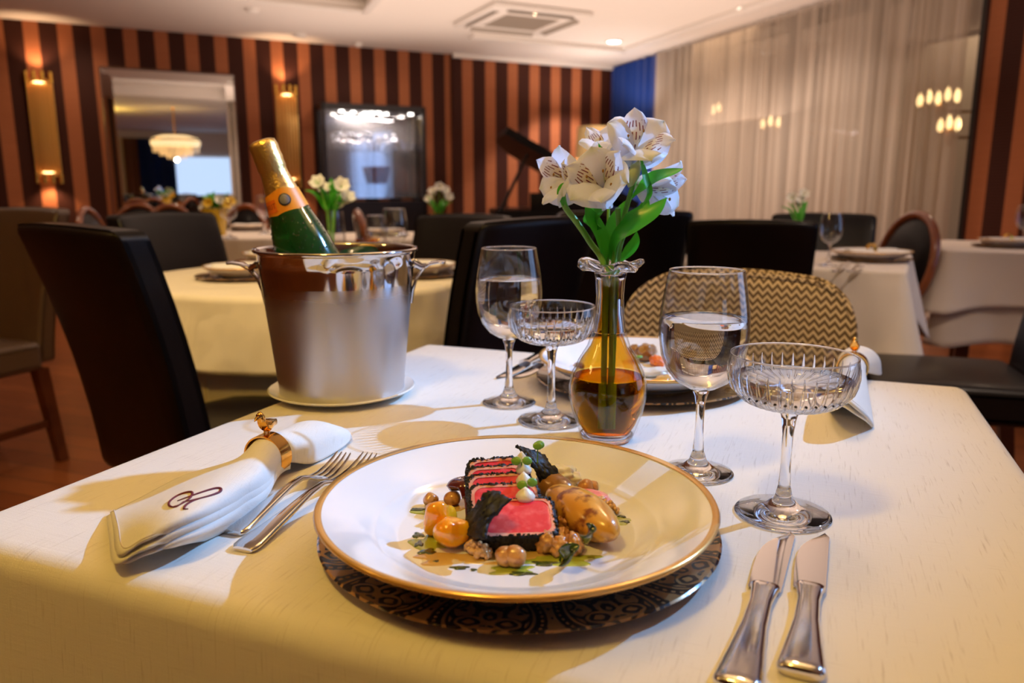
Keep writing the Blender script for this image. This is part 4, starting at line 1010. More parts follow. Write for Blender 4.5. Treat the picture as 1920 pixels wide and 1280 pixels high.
# low right bloom
f = flower('white bloom hanging outward at the low right of the amber vase bouquet')
stem(f, (vb.x + .005, vb.y + .003, vb.z + .017), neck(.008, .000), [fp(1168, 450, .012), fp(1192, 400, .022), fp(1212, 372, .024)], .0017)
blossom(f, fp(1232, 352, .02), (.80, .10, -.12), .054, .2)
leaf(f, [fp(1148, 492, -.006), fp(1158, 450, -.020), fp(1186, 424, -.028), fp(1222, 400, -.026), fp(1250, 371, -.018)], .0155)
leaf(f, [fp(1160, 492, 0), fp(1178, 474, -.002), fp(1190, 455, 0), fp(1194, 434, .004)], .007)
leaf(f, [fp(1160, 430, -.006), fp(1180, 412, -.012), fp(1205, 395, -.012), fp(1216, 372, -.008)], .009)
# rear bloom
f = flower('white bloom half hidden behind the front blooms of the amber vase bouquet')
stem(f, (vb.x - .002, vb.y + .006, vb.z + .017), neck(-.003, .005), [fp(1140, 430, .02), fp(1142, 350, .03)], .0017)
blossom(f, fp(1140, 285, .03), (-.25, -.35, .9), .050, .6)
leaf(f, [fp(1118, 310, .01), fp(1128, 292, .006), fp(1122, 268, .006)], .004)

# ------------------------------------------------------------------ champagne bucket
bc = Vector((-.2290, 1.014, T + .0005))
sa = tag(MB().lathe([(0, .002), (.058, .001), (.062, 0), (.066, .002), (.085, .005), (.0955, .009), (.0972, .0105), (.0955, .0118), (.086, .0085), (.066, .0052), (0, .0050)], bc, 80).build('saucer', 'cream_china'), 'round white saucer under the champagne bucket', 'saucer')
bz = bc.z + .0056
bk = thing('champagne_bucket', 'stainless steel champagne bucket with two handles on a white saucer', 'bucket', (bc.x, bc.y, bz), R(-8))
BO = lambda z: lerp(.0815, .1015, z / .188)
MB().lathe([(0, .0015), (.078, .0005), (.0812, 0), (.0822, .0020)] + [(BO(z), z) for z in (.010, .05, .10, .1455)] , seg=96).build('body', 'brushed_steel', bk, sharp=60)
MB().lathe([(BO(.1456) + .00015, .1456), (BO(.166), .166), (BO(.184), .184)] + [(.1030, .1858), (.1052, .1870), (.1058, .1892), (.1045, .1912), (.1022, .1912), (.1005, .1885)] + [(BO(z) - .0016, z) for z in (.18, .14, .08, .02)] + [(.077, .0030), (0, .0030)], seg=96).build('polished_band', 'steel', bk, sharp=60)
for a, nm in ((R(192), 'handle'), (R(10), 'handle')):
    d = Vector((math.cos(a), math.sin(a), 0)); tz = Vector((-d.y, d.x, 0)); m = MB()
    path = [(BO(.118) + .0008, .118, .006), (BO(.135) + .0018, .135, .0075), (BO(.150) + .005, .150, .0085), (.1130, .1640, .011), (.1220, .1700, .0150), (.1330, .1720, .0155), (.1390, .1715, .012), (.1415, .1708, .004)]
    rings = []
    for i, (r, z, wd) in enumerate(path):
        a0 = path[max(i - 1, 0)]; b0 = path[min(i + 1, len(path) - 1)]; dr = Vector((b0[0] - a0[0], b0[1] - a0[1])).normalized()
        nn = d * -dr.y + Vector((0, 0, dr.x)); c = d * r + Vector((0, 0, z))
        rings.append([c + tz * wd * math.cos(2 * PI * k / 14) + nn * .0022 * math.sin(2 * PI * k / 14) for k in range(14)])
    m.loft(rings).build(nm, 'steel', bk, sharp=60)
    m = MB()
    for sgn in (-1, 1): m.tube([d * (BO(.168) + .0005) + tz * sgn * .016 + Vector((0, 0, .171)), d * (.109) + tz * sgn * .012 + Vector((0, 0, .1655)), d * .115 + tz * sgn * .008 + Vector((0, 0, .1665))], [.004, .0035, .003], 8)
    m.build('handle_bracket', 'steel', bk)

bt0 = aty(490, 264, bc.y - .004); tilt = R(19.0)
bx = Vector((math.sin(tilt), 0, -math.cos(tilt)))         # from the cork down to the base
BL = .318; b0 = bt0 + bx * BL
bo = bpy.data.objects.new('champagne_bottle', None); col.objects.link(bo); bo.location = b0; bo.rotation_euler = (0, -tilt, 0)
tag(bo, 'green champagne bottle with gold foil neck leaning in the steel bucket', 'bottle')
z_ = BL
MB().lathe([(0, .004), (.030, .001), (.0385, 0), (.0410, .004), (.0415, .02), (.0415, z_ - .185), (.0405, z_ - .162), (.0375, z_ - .140), (.0330, z_ - .120), (.0287, z_ - .104), (.0256, z_ - .092), (.0220, z_ - .076), (.0190, z_ - .060), (.0162, z_ - .046), (.015, z_ - .036), (.0150, z_ - .004), (0, z_ - .004)], seg=72).build('glass_body', 'bottle_green', bo, sharp=60)
def crinkle(r, z, a): return r * (1 + (.035 * noise.noise(Vector((3 * math.cos(a), 3 * math.sin(a), z * 160))) if z > z_ - .040 else .008 * noise.noise(Vector((2 * math.cos(a), 2 * math.sin(a), z * 90)))))
MB().lathe([(.0232, z_ - .079), (.0216, z_ - .070), (.0196, z_ - .059), (.0180, z_ - .050), (.0170, z_ - .042), (.0172, z_ - .039), (.0180, z_ - .035), (.0176, z_ - .030), (.0182, z_ - .024), (.0176, z_ - .018), (.0178, z_ - .008), (.0165, z_ - .002), (.012, z_), (0, z_)], seg=72, wob=crinkle).build('gold_foil', 'foil', bo, sharp=80, label='crinkled gold foil over the cork and neck')
CR = lambda z: lerp(.0266, .0222, (z - (z_ - .0935)) / .0255)
def dip(r, z, a): return (r, z)
def collar_z(a): return .0035 * math.cos(a + R(70)) 
MB().lathe([(CR(z_ - .093), z_ - .093), (CR(z_ - .0805), z_ - .0805), (CR(z_ - .068), z_ - .068), (CR(z_ - .068) - .001, z_ - .068), (CR(z_ - .093) - .0012, z_ - .093)], seg=72, closed=True, wob=lambda r, z, a: (r, z - (.0045 * max(0, math.cos(a + R(76))) ** 3 if z < z_ - .086 else -.004 * max(0, math.cos(a + R(76))) ** 6 if z > z_ - .070 else 0))).build('neck_label', 'label_orange', bo, sharp=60, label='orange paper neck label')
def on_collar(a, z, lift): r = CR(z) + lift; return (r * math.cos(a), r * math.sin(a), z)
fa = R(-90)
m = MB(); m.grid([[on_collar(fa + R(lerp(-62, -14, k / 10)), lerp(z_ - .0910, z_ - .0750, j / 4), .0003) for k in range(11)] for j in range(5)], False)
pl = m.build('label_panel', 'label_deep_orange', bo, sharp=80, label='darker orange panel reading BRUT')
def seal(name, rad, lift, mat, parent):
    m = MB(); ca, cz = fa + R(16), z_ - .0790; rows = [[on_collar(ca, cz, lift + .0004)] * 25]
    for f in (.4, .8, 1.0): rows.append([on_collar(ca + rad * f * math.cos(2 * PI * k / 24) / CR(cz), cz + rad * f * math.sin(2 * PI * k / 24), lift + (.0003 if f < 1 else 0)) for k in range(25)])
    return m.grid(rows, False).build(name, mat, parent, sharp=80)
sl = seal('seal', .0078, .0006, 'seal_dark', bo); seal('seal_relief', .0062, .0011, 'seal_grey', sl)
def text_mesh(txt, size, font_shear=0):
    cu = bpy.data.curves.new('txt', 'FONT'); cu.body = txt; cu.size = size; cu.align_x = 'CENTER'; cu.align_y = 'CENTER'; cu.extrude = .00008; cu.shear = font_shear; cu.space_character = 1.15
    o = bpy.data.objects.new('txt', cu); col.objects.link(o); dg = bpy.context.evaluated_depsgraph_get()
    me = bpy.data.meshes.new_from_object(o.evaluated_get(dg)); vs = [v.co.copy() for v in me.vertices]; fs = [tuple(p.vertices) for p in me.polygons]
    bpy.data.objects.remove(o); bpy.data.curves.remove(cu); return vs, fs
vs, fs = text_mesh('BRUT', .0072)
MB().add([on_collar(fa + R(-38) + v.x / CR(z_ - .083), z_ - .0830 + v.y * 1.3, .0006 + v.z) for v in vs], fs).build('lettering', 'print_brown', pl, sharp=30)
m = MB(); rb = random.Random(9)
for k in range(230):
    a = R(rb.uniform(-175, -5)); t_ = rb.random(); zz = lerp(z_ - .185, z_ - .093, t_)
    for (r, z1), (r2, z2) in zip([(.0415, z_ - .30), (.0415, z_ - .185), (.0405, z_ - .162), (.0375, z_ - .140), (.0330, z_ - .120), (.0287, z_ - .104)], [(.0415, z_ - .185), (.0405, z_ - .162), (.0375, z_ - .140), (.0330, z_ - .120), (.0287, z_ - .104), (.0256, z_ - .092)]):
        if z1 <= zz <= z2: rr = lerp(r, r2, (zz - z1) / (z2 - z1))
    s_ = rb.uniform(.0004, .0015); m.blob((rr * math.cos(a), rr * math.sin(a), zz), (s_, s_, s_ * 1.4), 1, 0)
dr = m.build('water_drops', 'drops', bo); dr['kind'] = 'stuff'

# ------------------------------------------------------------------ plates and chargers
def charger(label, c, r=.156):
    return tag(MB().lathe([(0, .0012), (r * .60, .0008), (r * .62, 0), (r * .66, .0012), (r * .93, .0062), (r * .992, .0085), (r, .0098), (r * .990, .0108), (r * .93, .0090), (r * .66, .0042), (0, .0040)], c, 96).build('charger', 'damask_lacquer'), label, 'charger plate', 'black and gold charger plates')
def plate(label, c, k=1.0, group='white dinner plates with gold rims', sx=1):
    t = thing('dinner_plate', label, 'plate', c, 0, group)
    P = [(0, .0030), (.078, .0030), (.081, 0), (.086, 0), (.088, .0040), (.104, .0072), (.128, .0178), (.1490, .0305), (.1508, .0325), (.1500, .0342), (.1440, .0325), (.1240, .0228), (.1125, .0170), (.1085, .0146), (.1065, .0142), (.1045, .0118), (.0935, .0088), (.0920, .0080), (.0900, .0076), (0, .0074)]
    MB().lathe([(r * k, z) for r, z in P], seg=128).build('plate_body', 'china', t, sharp=80)
    MB().lathe([(r * k, z) for r, z in ((.1455, .0334), (.1500, .0347), (.1513, .0326), (.1492, .0301), (.1480, .0297), (.1498, .0325), (.1490, .0335))], seg=128, closed=True).build('gold_rim', 'gold_band', t, sharp=80, label='painted gold rim')
    return t
charger('black and gold patterned charger under the plate of tuna', (.0055, .575, T + .0005))
PZ = T + .0062; plate('white gold rimmed dinner plate in front, carrying the sliced tuna', (.0034, .5585, PZ))
charger('black and gold patterned charger under the far plate, behind the vase', (.187, 1.075, T + .0005), .152)
plate('white gold rimmed dinner plate across the table, behind the vase', (.187, 1.072, PZ), .985)

# ------------------------------------------------------------------ cutlery
def frame(a, b):
    a = Vector(a); b = Vector(b); d = (b - a); d.z = 0; L = d.length; d.normalize(); s = Vector((d.y, -d.x, 0)); return a, d, s, L
def sec(c, s, up, w, h, n=14):
    return [c + s * (w * (abs(math.cos(x)) ** .6) * (1 if math.cos(x) > 0 else -1)) + up * (h * (abs(math.sin(x)) ** .8) * (1 if math.sin(x) > 0 else -1)) for x in [2 * PI * k / n for k in range(n)]]
UP = Vector((0, 0, 1))
def fork(label, a, b):
    a, d, s, L = frame(a, b); t = thing('fork', label, 'fork', (a.x, a.y, T), 0, 'forks left of the front plate')
    K = [(0, .0085, .0020, .0026), (.015, .0108, .0026, .0032), (.05, .0112, .0028, .0038), (.16, .0086, .0030, .0055), (.32, .0055, .0028, .0090), (.46, .0036, .0026, .0128), (.56, .0032, .0024, .0138), (.62, .0040, .0020, .0115), (.66, .0080, .0015, .0080), (.70, .0112, .0011, .0055), (.74, .0122, .0010, .0045)]
    m = MB(); m.loft([sec(a + d * (x * L) + UP * z, s, UP, w, h) for x, w, h, z in K]); m.build('handle', 'cutlery_steel', t, world=True, sharp=50)
    for q in range(4):
        y = (q - 1.5) * .0066; P_ = [(.725, .0046), (.80, .0042), (.88, .0062), (.95, .0100), (1.0, .0140)]
        MB().loft([sec(a + d * (x * L) + s * (y * (1 - .06 * i)) + UP * z, s, UP, w, .0010, 8) for i, ((x, z), w) in enumerate(zip(P_, (.0019, .0017, .0016, .0014, .0006)))]).build('tine', 'cutlery_steel', t, world=True, sharp=50)
    return t
fork('dinner fork on the left, its handle end closest to the napkin', at(436, 1004, T), at(645, 852, T + .012))
fork('inner fork tucked close to the front plate rim', at(455, 1036, T), at(694, 853, T + .012))
def knife(label, tip, joint, end, group, W=.0112):
    e, d, s, L = frame(end, tip); bj = (Vector(joint) - e).dot(d); t = thing('knife', label, 'knife', (e.x, e.y, T), 0, group)
    n = 16; top = []; m = MB(); Lb = L - bj
    fr = []
    for i in range(n + 1):
        f = i / n; y = bj + Lb * f
        rt = W * .92 * (1 if f < .93 else math.sqrt(max(0, 1 - ((f - .93) / .07) ** 2)) * .35 + .65)
        lf = -W * (1 + .12 * math.sin(PI * min(1, f * 1.2))) if f < .55 else lerp(-W * 1.05, W * .60, ((f - .55) / .45) ** 2.1)
        fr.append((y, lf, rt))
    rings = [[e + d * y + s * lf + UP * .0022, e + d * y + s * lerp(lf, rt, .5) + UP * .0036, e + d * y + s * rt + UP * .0031, e + d * y + s * rt + UP * .0020, e + d * y + s * lerp(lf, rt, .5) + UP * .0016] for y, lf, rt in fr]
    m.loft(rings).build('blade', 'cutlery_steel', t, world=True, sharp=25)
    K = [(-.0, .0085, .0030), (.010, .0118, .0042), (.035, .0132, .0046), (.08, .0130, .0046), (.30, .0104, .0044), (.55, .0078, .0042), (.80, .0070, .0042), (.94, .0084, .0044), (.985, .0098, .0046), (1.0, .0098, .0040)]
    MB().loft([sec(e + d * (x * bj) + UP * .0046, s, UP, w, h, 18) for x, w, h in K]).build('handle', 'cutlery_steel', t, world=True, sharp=50)
knife('left table knife of the pair right of the front plate', at(1466, 1001, T), at(1421, 1108, T), at(1378, 1305, T), 'table knives right of the front plate')
knife('right, shorter table knife of the pair below the coupe', at(1530, 1004, T), at(1503, 1108, T), at(1500, 1277, T), 'table knives right of the front plate', .0108)
for k, (a_, b_) in enumerate((((937, 712), (1030, 660)), ((968, 712), (1050, 667)))):
    knife(['outer knife lying left of the far plate', 'inner knife lying against the far plate'][k], at(*a_, T), at((a_[0] + b_[0]) / 2, (a_[1] + b_[1]) / 2, T), at(*b_, T), 'knives by the far plate', .009)

# ------------------------------------------------------------------ napkins
def napkin(label, rows, axis, ring_r=.0195, nu=8, nv=8, monogram=None, layers=2, ringlabel='', flip=1):
    """rows: lists of picture points (x, y, height), or (centre x, y on the cloth, half width, height) for a section across the axis"""
    a0, a1 = at(*axis[0], T), at(*axis[1], T); ring_ax = (a1 - a0).normalized(); sdx = ring_ax.cross(UP).normalized(); NR_ = []
    for r in rows:
        if isinstance(r[0], tuple): NR_.append([at(px, py, z) for px, py, z in r])
        else:
            c = at(r[0], r[1], T); kind = len(r) > 4
            if kind: ring_c = c + UP * (ring_r + .0021)
            NR_.append([c + UP * (.0026 + r[3] * max(0, math.sin(an)) ** .8) + sdx * (r[2] * math.cos(an)) for an in [PI - PI * k / 6 for k in range(7)]] if not kind else
                       [ring_c + (UP * math.sin(an) + sdx * math.cos(an)) * (ring_r - .0022) for an in [R(205) - R(230) * k / 6 for k in range(7)]])
    G = patch(NR_, nu, nv); m = MB(); m.grid(G, False)
    t = thing('napkin', label, 'napkin', (G[0][0].x, G[0][0].y, T))
    top = m.build('cloth', 'napkin_linen', t, world=True, sharp=180, solid=.0022)
    m2 = MB()
    for L in range(1, layers + 1):
        GG = [[Vector((p.x, p.y, max(T + .0012, T + (p.z - T) * (1 - .17 * L) - .0012 * L))) + (G[0][k] - G[8][k]).normalized() * ((.004 * L if L < layers else -.002) * max(0, 1 - i / 10)) for k, p in enumerate(r)] for i, r in enumerate(G[:int(len(G) * .62)])]
        m2.grid(GG, False)
    m2.build('folds', 'napkin_linen', t, world=True, sharp=180, solid=.0020)
    hem = [p + UP * .0014 for p in G[1]]
    MB().tube(hem, .0005, 6).build('hem', 'thread_seam', t, world=True)
    if monogram:
        vs = [p for r in G for p in r]; n = len(G[0]); fs = [(i * n + k, i * n + k + 1, (i + 1) * n + k + 1, (i + 1) * n + k) for i in range(len(G) - 1) for k in range(n - 1)]
        bv = BVHTree.FromPolygons(vs, fs); m3 = MB()
        for line, wds in monogram:
            pts = []
            for px, py in [(p.x, p.y) for p in catmull([(x, y, 0) for x, y in line], 6)]:
                hit = bv.ray_cast(CAM, ray(px, py).normalized())
                if hit[0] is not None: pts.append(hit[0] + UP * .0014)
            m3.tube(pts, [lerp(wds[0], wds[1], math.sin(PI * i / (len(pts) - 1))) for i in range(len(pts))], 8)
        m3.build('monogram', 'burgundy_thread', t, world=True, label='burgundy embroidered script monogram')
    # ring: a circle across the napkin's own axis
    c = ring_c; ax = ring_ax; sd = ax.cross(UP).normalized(); wid = hh = ring_r + .0016; zc = c.z
    rg = thing('napkin_ring', ringlabel, 'napkin ring', (c.x, c.y, T), 0, 'gold bird napkin rings'); m4 = MB(); rings = []
    cc = Vector((c.x, c.y, zc))
    for k in range(56):
        a = 2 * PI * k / 56; o = sd * math.cos(a) * wid + UP * math.sin(a) * hh; oi = sd * math.cos(a) * (wid - .0016) + UP * math.sin(a) * (hh - .0016)
        rings.append([cc + o - ax * .0082, cc + o * 1.008, cc + o + ax * .0082, cc + oi + ax * .0082, cc + oi - ax * .0082])
    rings.append(rings[0]); m4.loft(rings, False).build('band', 'gold', rg, world=True, sharp=50)
    tp = cc + UP * (hh + .0004); fw = -ax
    B = MB(); bp = tp + UP * .0070
    spine = [(-.0165, .0002, .0012, .0030), (-.0115, .0008, .0022, .0036), (-.0065, .0012, .0046, .0050), (0, .0012, .0066, .0066), (.0045, .0030, .0060, .0066), (.0066, .0072, .0040, .0044), (.0076, .0108, .0043, .0045), (.0084, .0140, .0036, .0036), (.0084, .0166, .0010, .0012)]
    B.loft([[bp + fw * (x + .25 * h_ * math.sin(q) * (1 if x > .004 else 0)) + UP * (z + h_ * math.sin(q) * (.35 if x > .006 else 1)) + sd * w_ * math.cos(q) for q in [2 * PI * k / 16 for k in range(16)]] if x <= .0046 else
            [bp + fw * (x + h_ * math.sin(q)) + UP * z + sd * w_ * math.cos(q) for q in [2 * PI * k / 16 for k in range(16)]] for x, z, w_, h_ in spine])
    bd = B.build('bird', 'gold', rg, world=True, sharp=80, label='small gold bird on top of the ring')
    hd = bp + fw * .0118 + UP * .0118
    MB().tube([hd, hd + fw * .0032 - UP * .0006, hd + fw * .0056 - UP * .0022], [.0021, .0013, .0002], 8).build('beak', 'gold', bd, world=True)
    for q in (-1, 1): MB().tube([bp + sd * q * .0022 - UP * .004, bp + sd * q * .0024 - UP * .0086], .0009, 6).build('foot', 'gold', bd, world=True)
    return G
mono = [([(345, 943), (331, 953), (319, 952), (318, 944), (334, 932), (352, 926), (361, 927), (355, 938), (338, 949), (325, 953)], (.0005, .0011)),
        ([(333, 942), (350, 936), (378, 926), (402, 919), (414, 919), (412, 925), (398, 931), (376, 937), (350, 943)], (.0005, .0011)),
        ([(374, 938), (360, 943), (349, 950), (345, 957), (353, 957)], (.0004, .0010))]
napkin('rolled linen napkin with burgundy monogram left of the forks',
       [[(207, 962, .7530), (213, 992, .762), (222, 1040, .7640), (262, 1018, .774), (310, 1000, .778), (350, 996, .771), (386, 1006, .7525)],
        [(262, 935, .7530), (280, 948, .772), (305, 965, .784), (345, 965, .788), (385, 962, .784), (412, 968, .770), (430, 985, .7525)],
        [(345, 893, .7530), (366, 893, .775), (388, 902, .788), (415, 912, .790), (440, 922, .785), (462, 938, .770), (472, 952, .7525)],
        [(432, 868, .7530), (440, 863, .776), (452, 862, .787), (470, 871, .789), (488, 888, .784), (498, 910, .769), (500, 922, .7525)],
        (505, 893, 0, 0, 1), (545, 868, .025, .032), (590, 842, .029, .028), (626, 824, .022, .013)],
       ((505, 893), (620, 826)), monogram=mono, ringlabel='gold napkin ring with a small bird round the left napkin')
napkin('rolled linen napkin at the far right of the front table behind the coupe',
       [[(1556, 768, .7530), (1560, 752, .775), (1572, 745, .792), (1588, 752, .792), (1608, 768, .783), (1624, 782, .770), (1637, 799, .7530)],
        [(1560, 735, .7530), (1566, 718, .778), (1578, 708, .795), (1594, 710, .798), (1612, 722, .788), (1624, 738, .772), (1631, 756, .7530)],
        [(1566, 706, .7530), (1574, 692, .777), (1586, 684, .790), (1600, 686, .793), (1613, 696, .786), (1622, 708, .771), (1625, 722, .7530)],
        (1597, 715, 0, 0, 1), (1608, 702, .030, .040), (1616, 690, .026, .022)],
       ((1590, 735), (1614, 690)), layers=1, ringlabel='gold napkin ring with a small bird round the far right napkin')

# ------------------------------------------------------------------ the dish on the front plate
ZP = PZ + .0078
FG = {}
def fd(px, py, z=0): return at(px, py, ZP + z)
def rough_mesh(m, amp, freq, seed=0):
    m.v = [tuple(Vector(p) + Vector((noise.noise(Vector(p) * freq + Vector((seed, 0, 0))), noise.noise(Vector(p) * freq + Vector((0, seed + 5, 0))), noise.noise(Vector(p) * freq + Vector((0, 0, seed + 9))))) * amp) for p in m.v]; return m
def slab(label, c, rz, tilt, w, l, h, seed):
    """one slice: pink cut face up, black sesame crust round its four edges"""
    t = thing('tuna_slice', label, 'tuna slice', c, rz, 'seared tuna slices'); X = Matrix.Rotation(tilt, 4, 'X')
    def outl(ins, n=22):
        pts = []; w2, l2, r = w / 2 - ins, l / 2 - ins, .0075
        for k, (sx, sy) in enumerate(((1, 1), (-1, 1), (-1, -1), (1, -1))):
            for i in range(n): 
                a = k * PI / 2 + PI / 2 * i / (n - 1); pts.append((sx * (w2 - r) + r * math.cos(a), sy * (l2 - r) + r * math.sin(a) + l / 2))
            nx = ((-1, 1), (-1, -1), (1, -1), (1, 1))[k]; p0 = pts[-1]; p1 = (nx[0] * (w2 - r) + r * math.cos((k + 1) * PI / 2), nx[1] * (l2 - r) + r * math.sin((k + 1) * PI / 2) + l / 2)
            for i in range(1, n * 2): pts.append((lerp(p0[0], p1[0], i / (2 * n)), lerp(p0[1], p1[1], i / (2 * n))))
        return pts
    m = MB(); o1 = outl(.0014, 8); wob = lambda x, y: .0007 * noise.noise(Vector((x * 160, y * 60, seed)))
    m.loft([[X @ Vector((x, y, .0005)) for x, y in o1], [X @ Vector((x, y, h - .0008)) for x, y in o1]] + [[X @ Vector((x * f, (y - l / 2) * f + l / 2, h + .0006 * (1 - f) + wob(x * f, y * f))) for x, y in o1] for f in (.96, .8, .6, .4, .2, .05)])
    m.build('flesh', 'tuna', t, sharp=60)
    a_, b_ = outl(.0016, 8), outl(.0042, 8); m = MB()
    m.loft([[X @ Vector((x, y, h - .0004)) for x, y in a_], [X @ Vector((x, y, h + .0004)) for x, y in a_], [X @ Vector((x, y, h + .0006 + wob(x, y))) for x, y in b_]], False)
    m.build('seared_edge', 'tuna_edge', t, sharp=60, label='pale seared edge of the cut face')
    m = MB(); o = outl(0); oi = outl(.0020); rings = []
    for q in range(9): rings.append([Vector((x, y, h * q / 8)) for x, y in o])
    rings += [[Vector((x, y, h + .0008)) for x, y in oi]]; rings = [[Vector((x, y, -.0002)) for x, y in oi]] + rings
    m.loft(rings, False); rough_mesh(m, .0019, 620, seed); m.v = [tuple(X @ Vector(p)) for p in m.v]; m.build('sesame_crust', 'sesame', t, sharp=180, label='black sesame crust')
    m = MB(); rb = random.Random(seed)
    for k in range(90):
        x, y = o[rb.randrange(len(o))]; s_ = rb.uniform(.0008, .0013); m.blob(X @ Vector((x * rb.uniform(.97, 1.01), y, rb.uniform(0, h + .001))), (s_ * 1.4, s_, s_ * .8), 1, .1, 2, (rb.random() * 3, 0, rb.random() * 3))
    m.build('sesame_seeds', 'sesame', t, sharp=180)['kind'] = 'stuff'
    return t
sl0 = fd(977, 1034, 0)
slices = []
yy = [0, .026, .046, .065, .083]
for k in range(5):
    th = R((19, 31, 36, 38, 39)[k]); c = Vector((sl0.x + (-.002, -.010, -.0135, -.0165, -.018)[k], sl0.y + yy[k], ZP + .0004 + (.0, .0005, .001, .001, .001)[k]))
    slices.append(slab(['front slice of rare tuna with black sesame crust, nearest to us', 'second slice of rare tuna counted from the front', 'middle slice of the five rare tuna slices', 'fourth slice of rare tuna counted from the front', 'rearmost slice of rare tuna under the black crisp'][k], c, R((4, 7, 9, 11, 13)[k]), th, (.058, .055, .053, .050, .046)[k], (.042, .040, .039, .038, .038)[k], (.0135, .0115, .0115, .0115, .0115)[k], k * 7 + 1))
bvs = []
for o in slices:
    for ch_ in o.children:
        X = mat_of(o); bvs.append(BVHTree.FromPolygons([X @ v.co for v in ch_.data.vertices], [tuple(p.vertices) for p in ch_.data.polygons]))
def on_tuna(px, py, z):
    best = None
    for b in bvs:
        h = b.ray_cast(CAM, ray(px, py).normalized())
        if h[0] is not None and (best is None or h[3] < best[1]): best = (h[0], h[3])
    return best[0] if best else at(px, py, ZP + z)
def crisp(label, corners, nu=9, seed=0):
    G = patch([[fd(px, py, z) for px, py, z in r] for r in corners], nu, nu); m = MB(); m.grid(G, False); rough_mesh(m, .0022, 480, seed)
    return tag(m.build('sesame_crisp', 'sesame', sharp=180, solid=.0028), label, 'crisp', 'black sesame crisps')
crisp('black sesame crisp leaning on the left side of the front tuna slice', [[(862, 994, .005), (882, 1004, .012), (908, 1010, .020)], [(888, 955, .026), (903, 966, .030), (920, 974, .030)], [(908, 926, .040), (930, 922, .042), (958, 936, .040)]], seed=2)
crisp('large black sesame crisp standing up at the back of the tuna slices', [[(968, 836, .042), (971, 838, .042), (976, 840, .041)], [(990, 862, .036), (1000, 857, .036), (1012, 850, .036)], [(1010, 898, .020), (1026, 890, .024), (1042, 880, .026)], [(1022, 914, .010), (1045, 910, .012), (1060, 904, .014)]], seed=6)
def lump(name, label, cat, px, py, r, mat, z=0, rot=(0, 0, 0), amp=.15, freq=1.6, seed=0, group=None, sub=4, sink=.0008):
    c = fd(px, py, 0); zz = max(r) if False else r[2]
    o = MB().blob((c.x, c.y, ZP + zz - sink + z), r, sub, amp, freq, rot, seed).build(name, mat, sharp=180); return tag(o, label, cat, group)
# potatoes
def potato(label, a, b, wd, ht, mat, seed):
    A, B = fd(*a), fd(*b); d = (B - A); L = d.length; rz = math.atan2(d.y, d.x); c = (A + B) / 2
    t = thing('roast_potato', label, 'potato', (c.x, c.y, ZP), rz, 'roast potatoes')
    m = MB(); rings = []; n = 28
    for i in range(25):
        f = -1 + 2 * i / 24; q = math.sqrt(max(.0002, 1 - abs(f) ** 2.3)); k = 1 + .08 * math.sin(3 * f + seed) 
        rings.append([Vector((f * L / 2, q * k * wd * math.cos(2 * PI * j / n) * (1 + .07 * noise.noise(Vector((f * 2, math.cos(2 * PI * j / n), seed)))), ht + q * k * ht * math.sin(2 * PI * j / n) * (1 + .09 * noise.noise(Vector((f * 2.4, math.sin(2 * PI * j / n) * 2, seed + 4)))))) for j in range(n)])
    m.loft(rings).build('flesh', mat, t, sharp=180); return t
potato('big glazed golden potato with charred top right of the front tuna slice', (1032, 952), (1152, 1040), .0170, .0150, 'potato', 1)
potato('smaller dark roasted potato behind the big golden one', (1012, 925), (1070, 955), .0125, .0125, 'potato_dark', 4)
# hazelnuts and nut clusters
HZ = 'hazelnuts on the plate'
for px, py, s, lab, sd in ((808, 948, .0068, 'upper hazelnut of the pair at the far left of the dish', 1), (808, 962, .0052, 'lower hazelnut half of the pair at the far left of the dish', 2), (848, 946, .0070, 'hazelnut between the far left pair and the dark red jelly', 3),
                           (897, 893, .0080, 'hazelnut behind the dark red jelly by the tuna', 4), (947, 1058, .0078, 'big hazelnut at the front centre, left half', 5), (965, 1060, .0085, 'big hazelnut at the front centre, right half', 6),
                           (1098, 926, .0078, 'hazelnut behind the pink jelly on the right', 7), (1110, 922, .0062, 'browned hazelnut half at the right rear of the dish', 8)):
    lump('hazelnut', lab, 'hazelnut', px, py, (s, s * .9, s * .9), 'hazelnut', 0, (0, .3, sd), .14, 1.4, sd, HZ, 3)
for px, py, s, lab, sd in ((1058, 985, .0075, 'walnut-like nut piece at the top of the nut heap beside the front tuna slice', 11), (1066, 1004, .0080, 'nut piece in the middle of the heap beside the big potato', 12), (1079, 1008, .0065, 'nut piece touching the big potato', 13),
                           (1050, 1020, .0072, 'nut piece left of the heap at the corner of the front tuna slice', 14), (1024, 1034, .0085, 'pale nut piece at the front corner of the tuna', 15), (1050, 1040, .0075, 'pale nut piece under the dark herb leaf', 16), (1076, 1036, .0082, 'pale nut piece right of the dark herb leaf', 17)):
    lump('nut_piece', lab, 'nut', px, py, (s, s * .85, s * .95), 'hazelnut', .004 if sd in (11, 12) else 0, (.4, .2, sd), .32, 2.4, sd, 'nut pieces beside the big potato', 4)
# fruit
def facets(label, px, py, r, seed, rot):
    c = fd(px, py); m = MB().blob((c.x, c.y, ZP + r[2] * .9), r, 2, .55, 1.15, (.3, .2, rot), seed); m.v = [tuple(p) for p in m.v]
    return tag(m.build('fruit_piece', 'fruit', sharp=180, sub=2), label, 'fruit', 'glossy orange fruit pieces')
facets('upper glossy orange fruit piece left of the tuna', 826, 1004, (.0125, .0100, .0150), 2, .5)
facets('large glossy orange fruit piece beside the mustard seeds', 843, 1024, (.0150, .0120, .0130), 5, -.3)
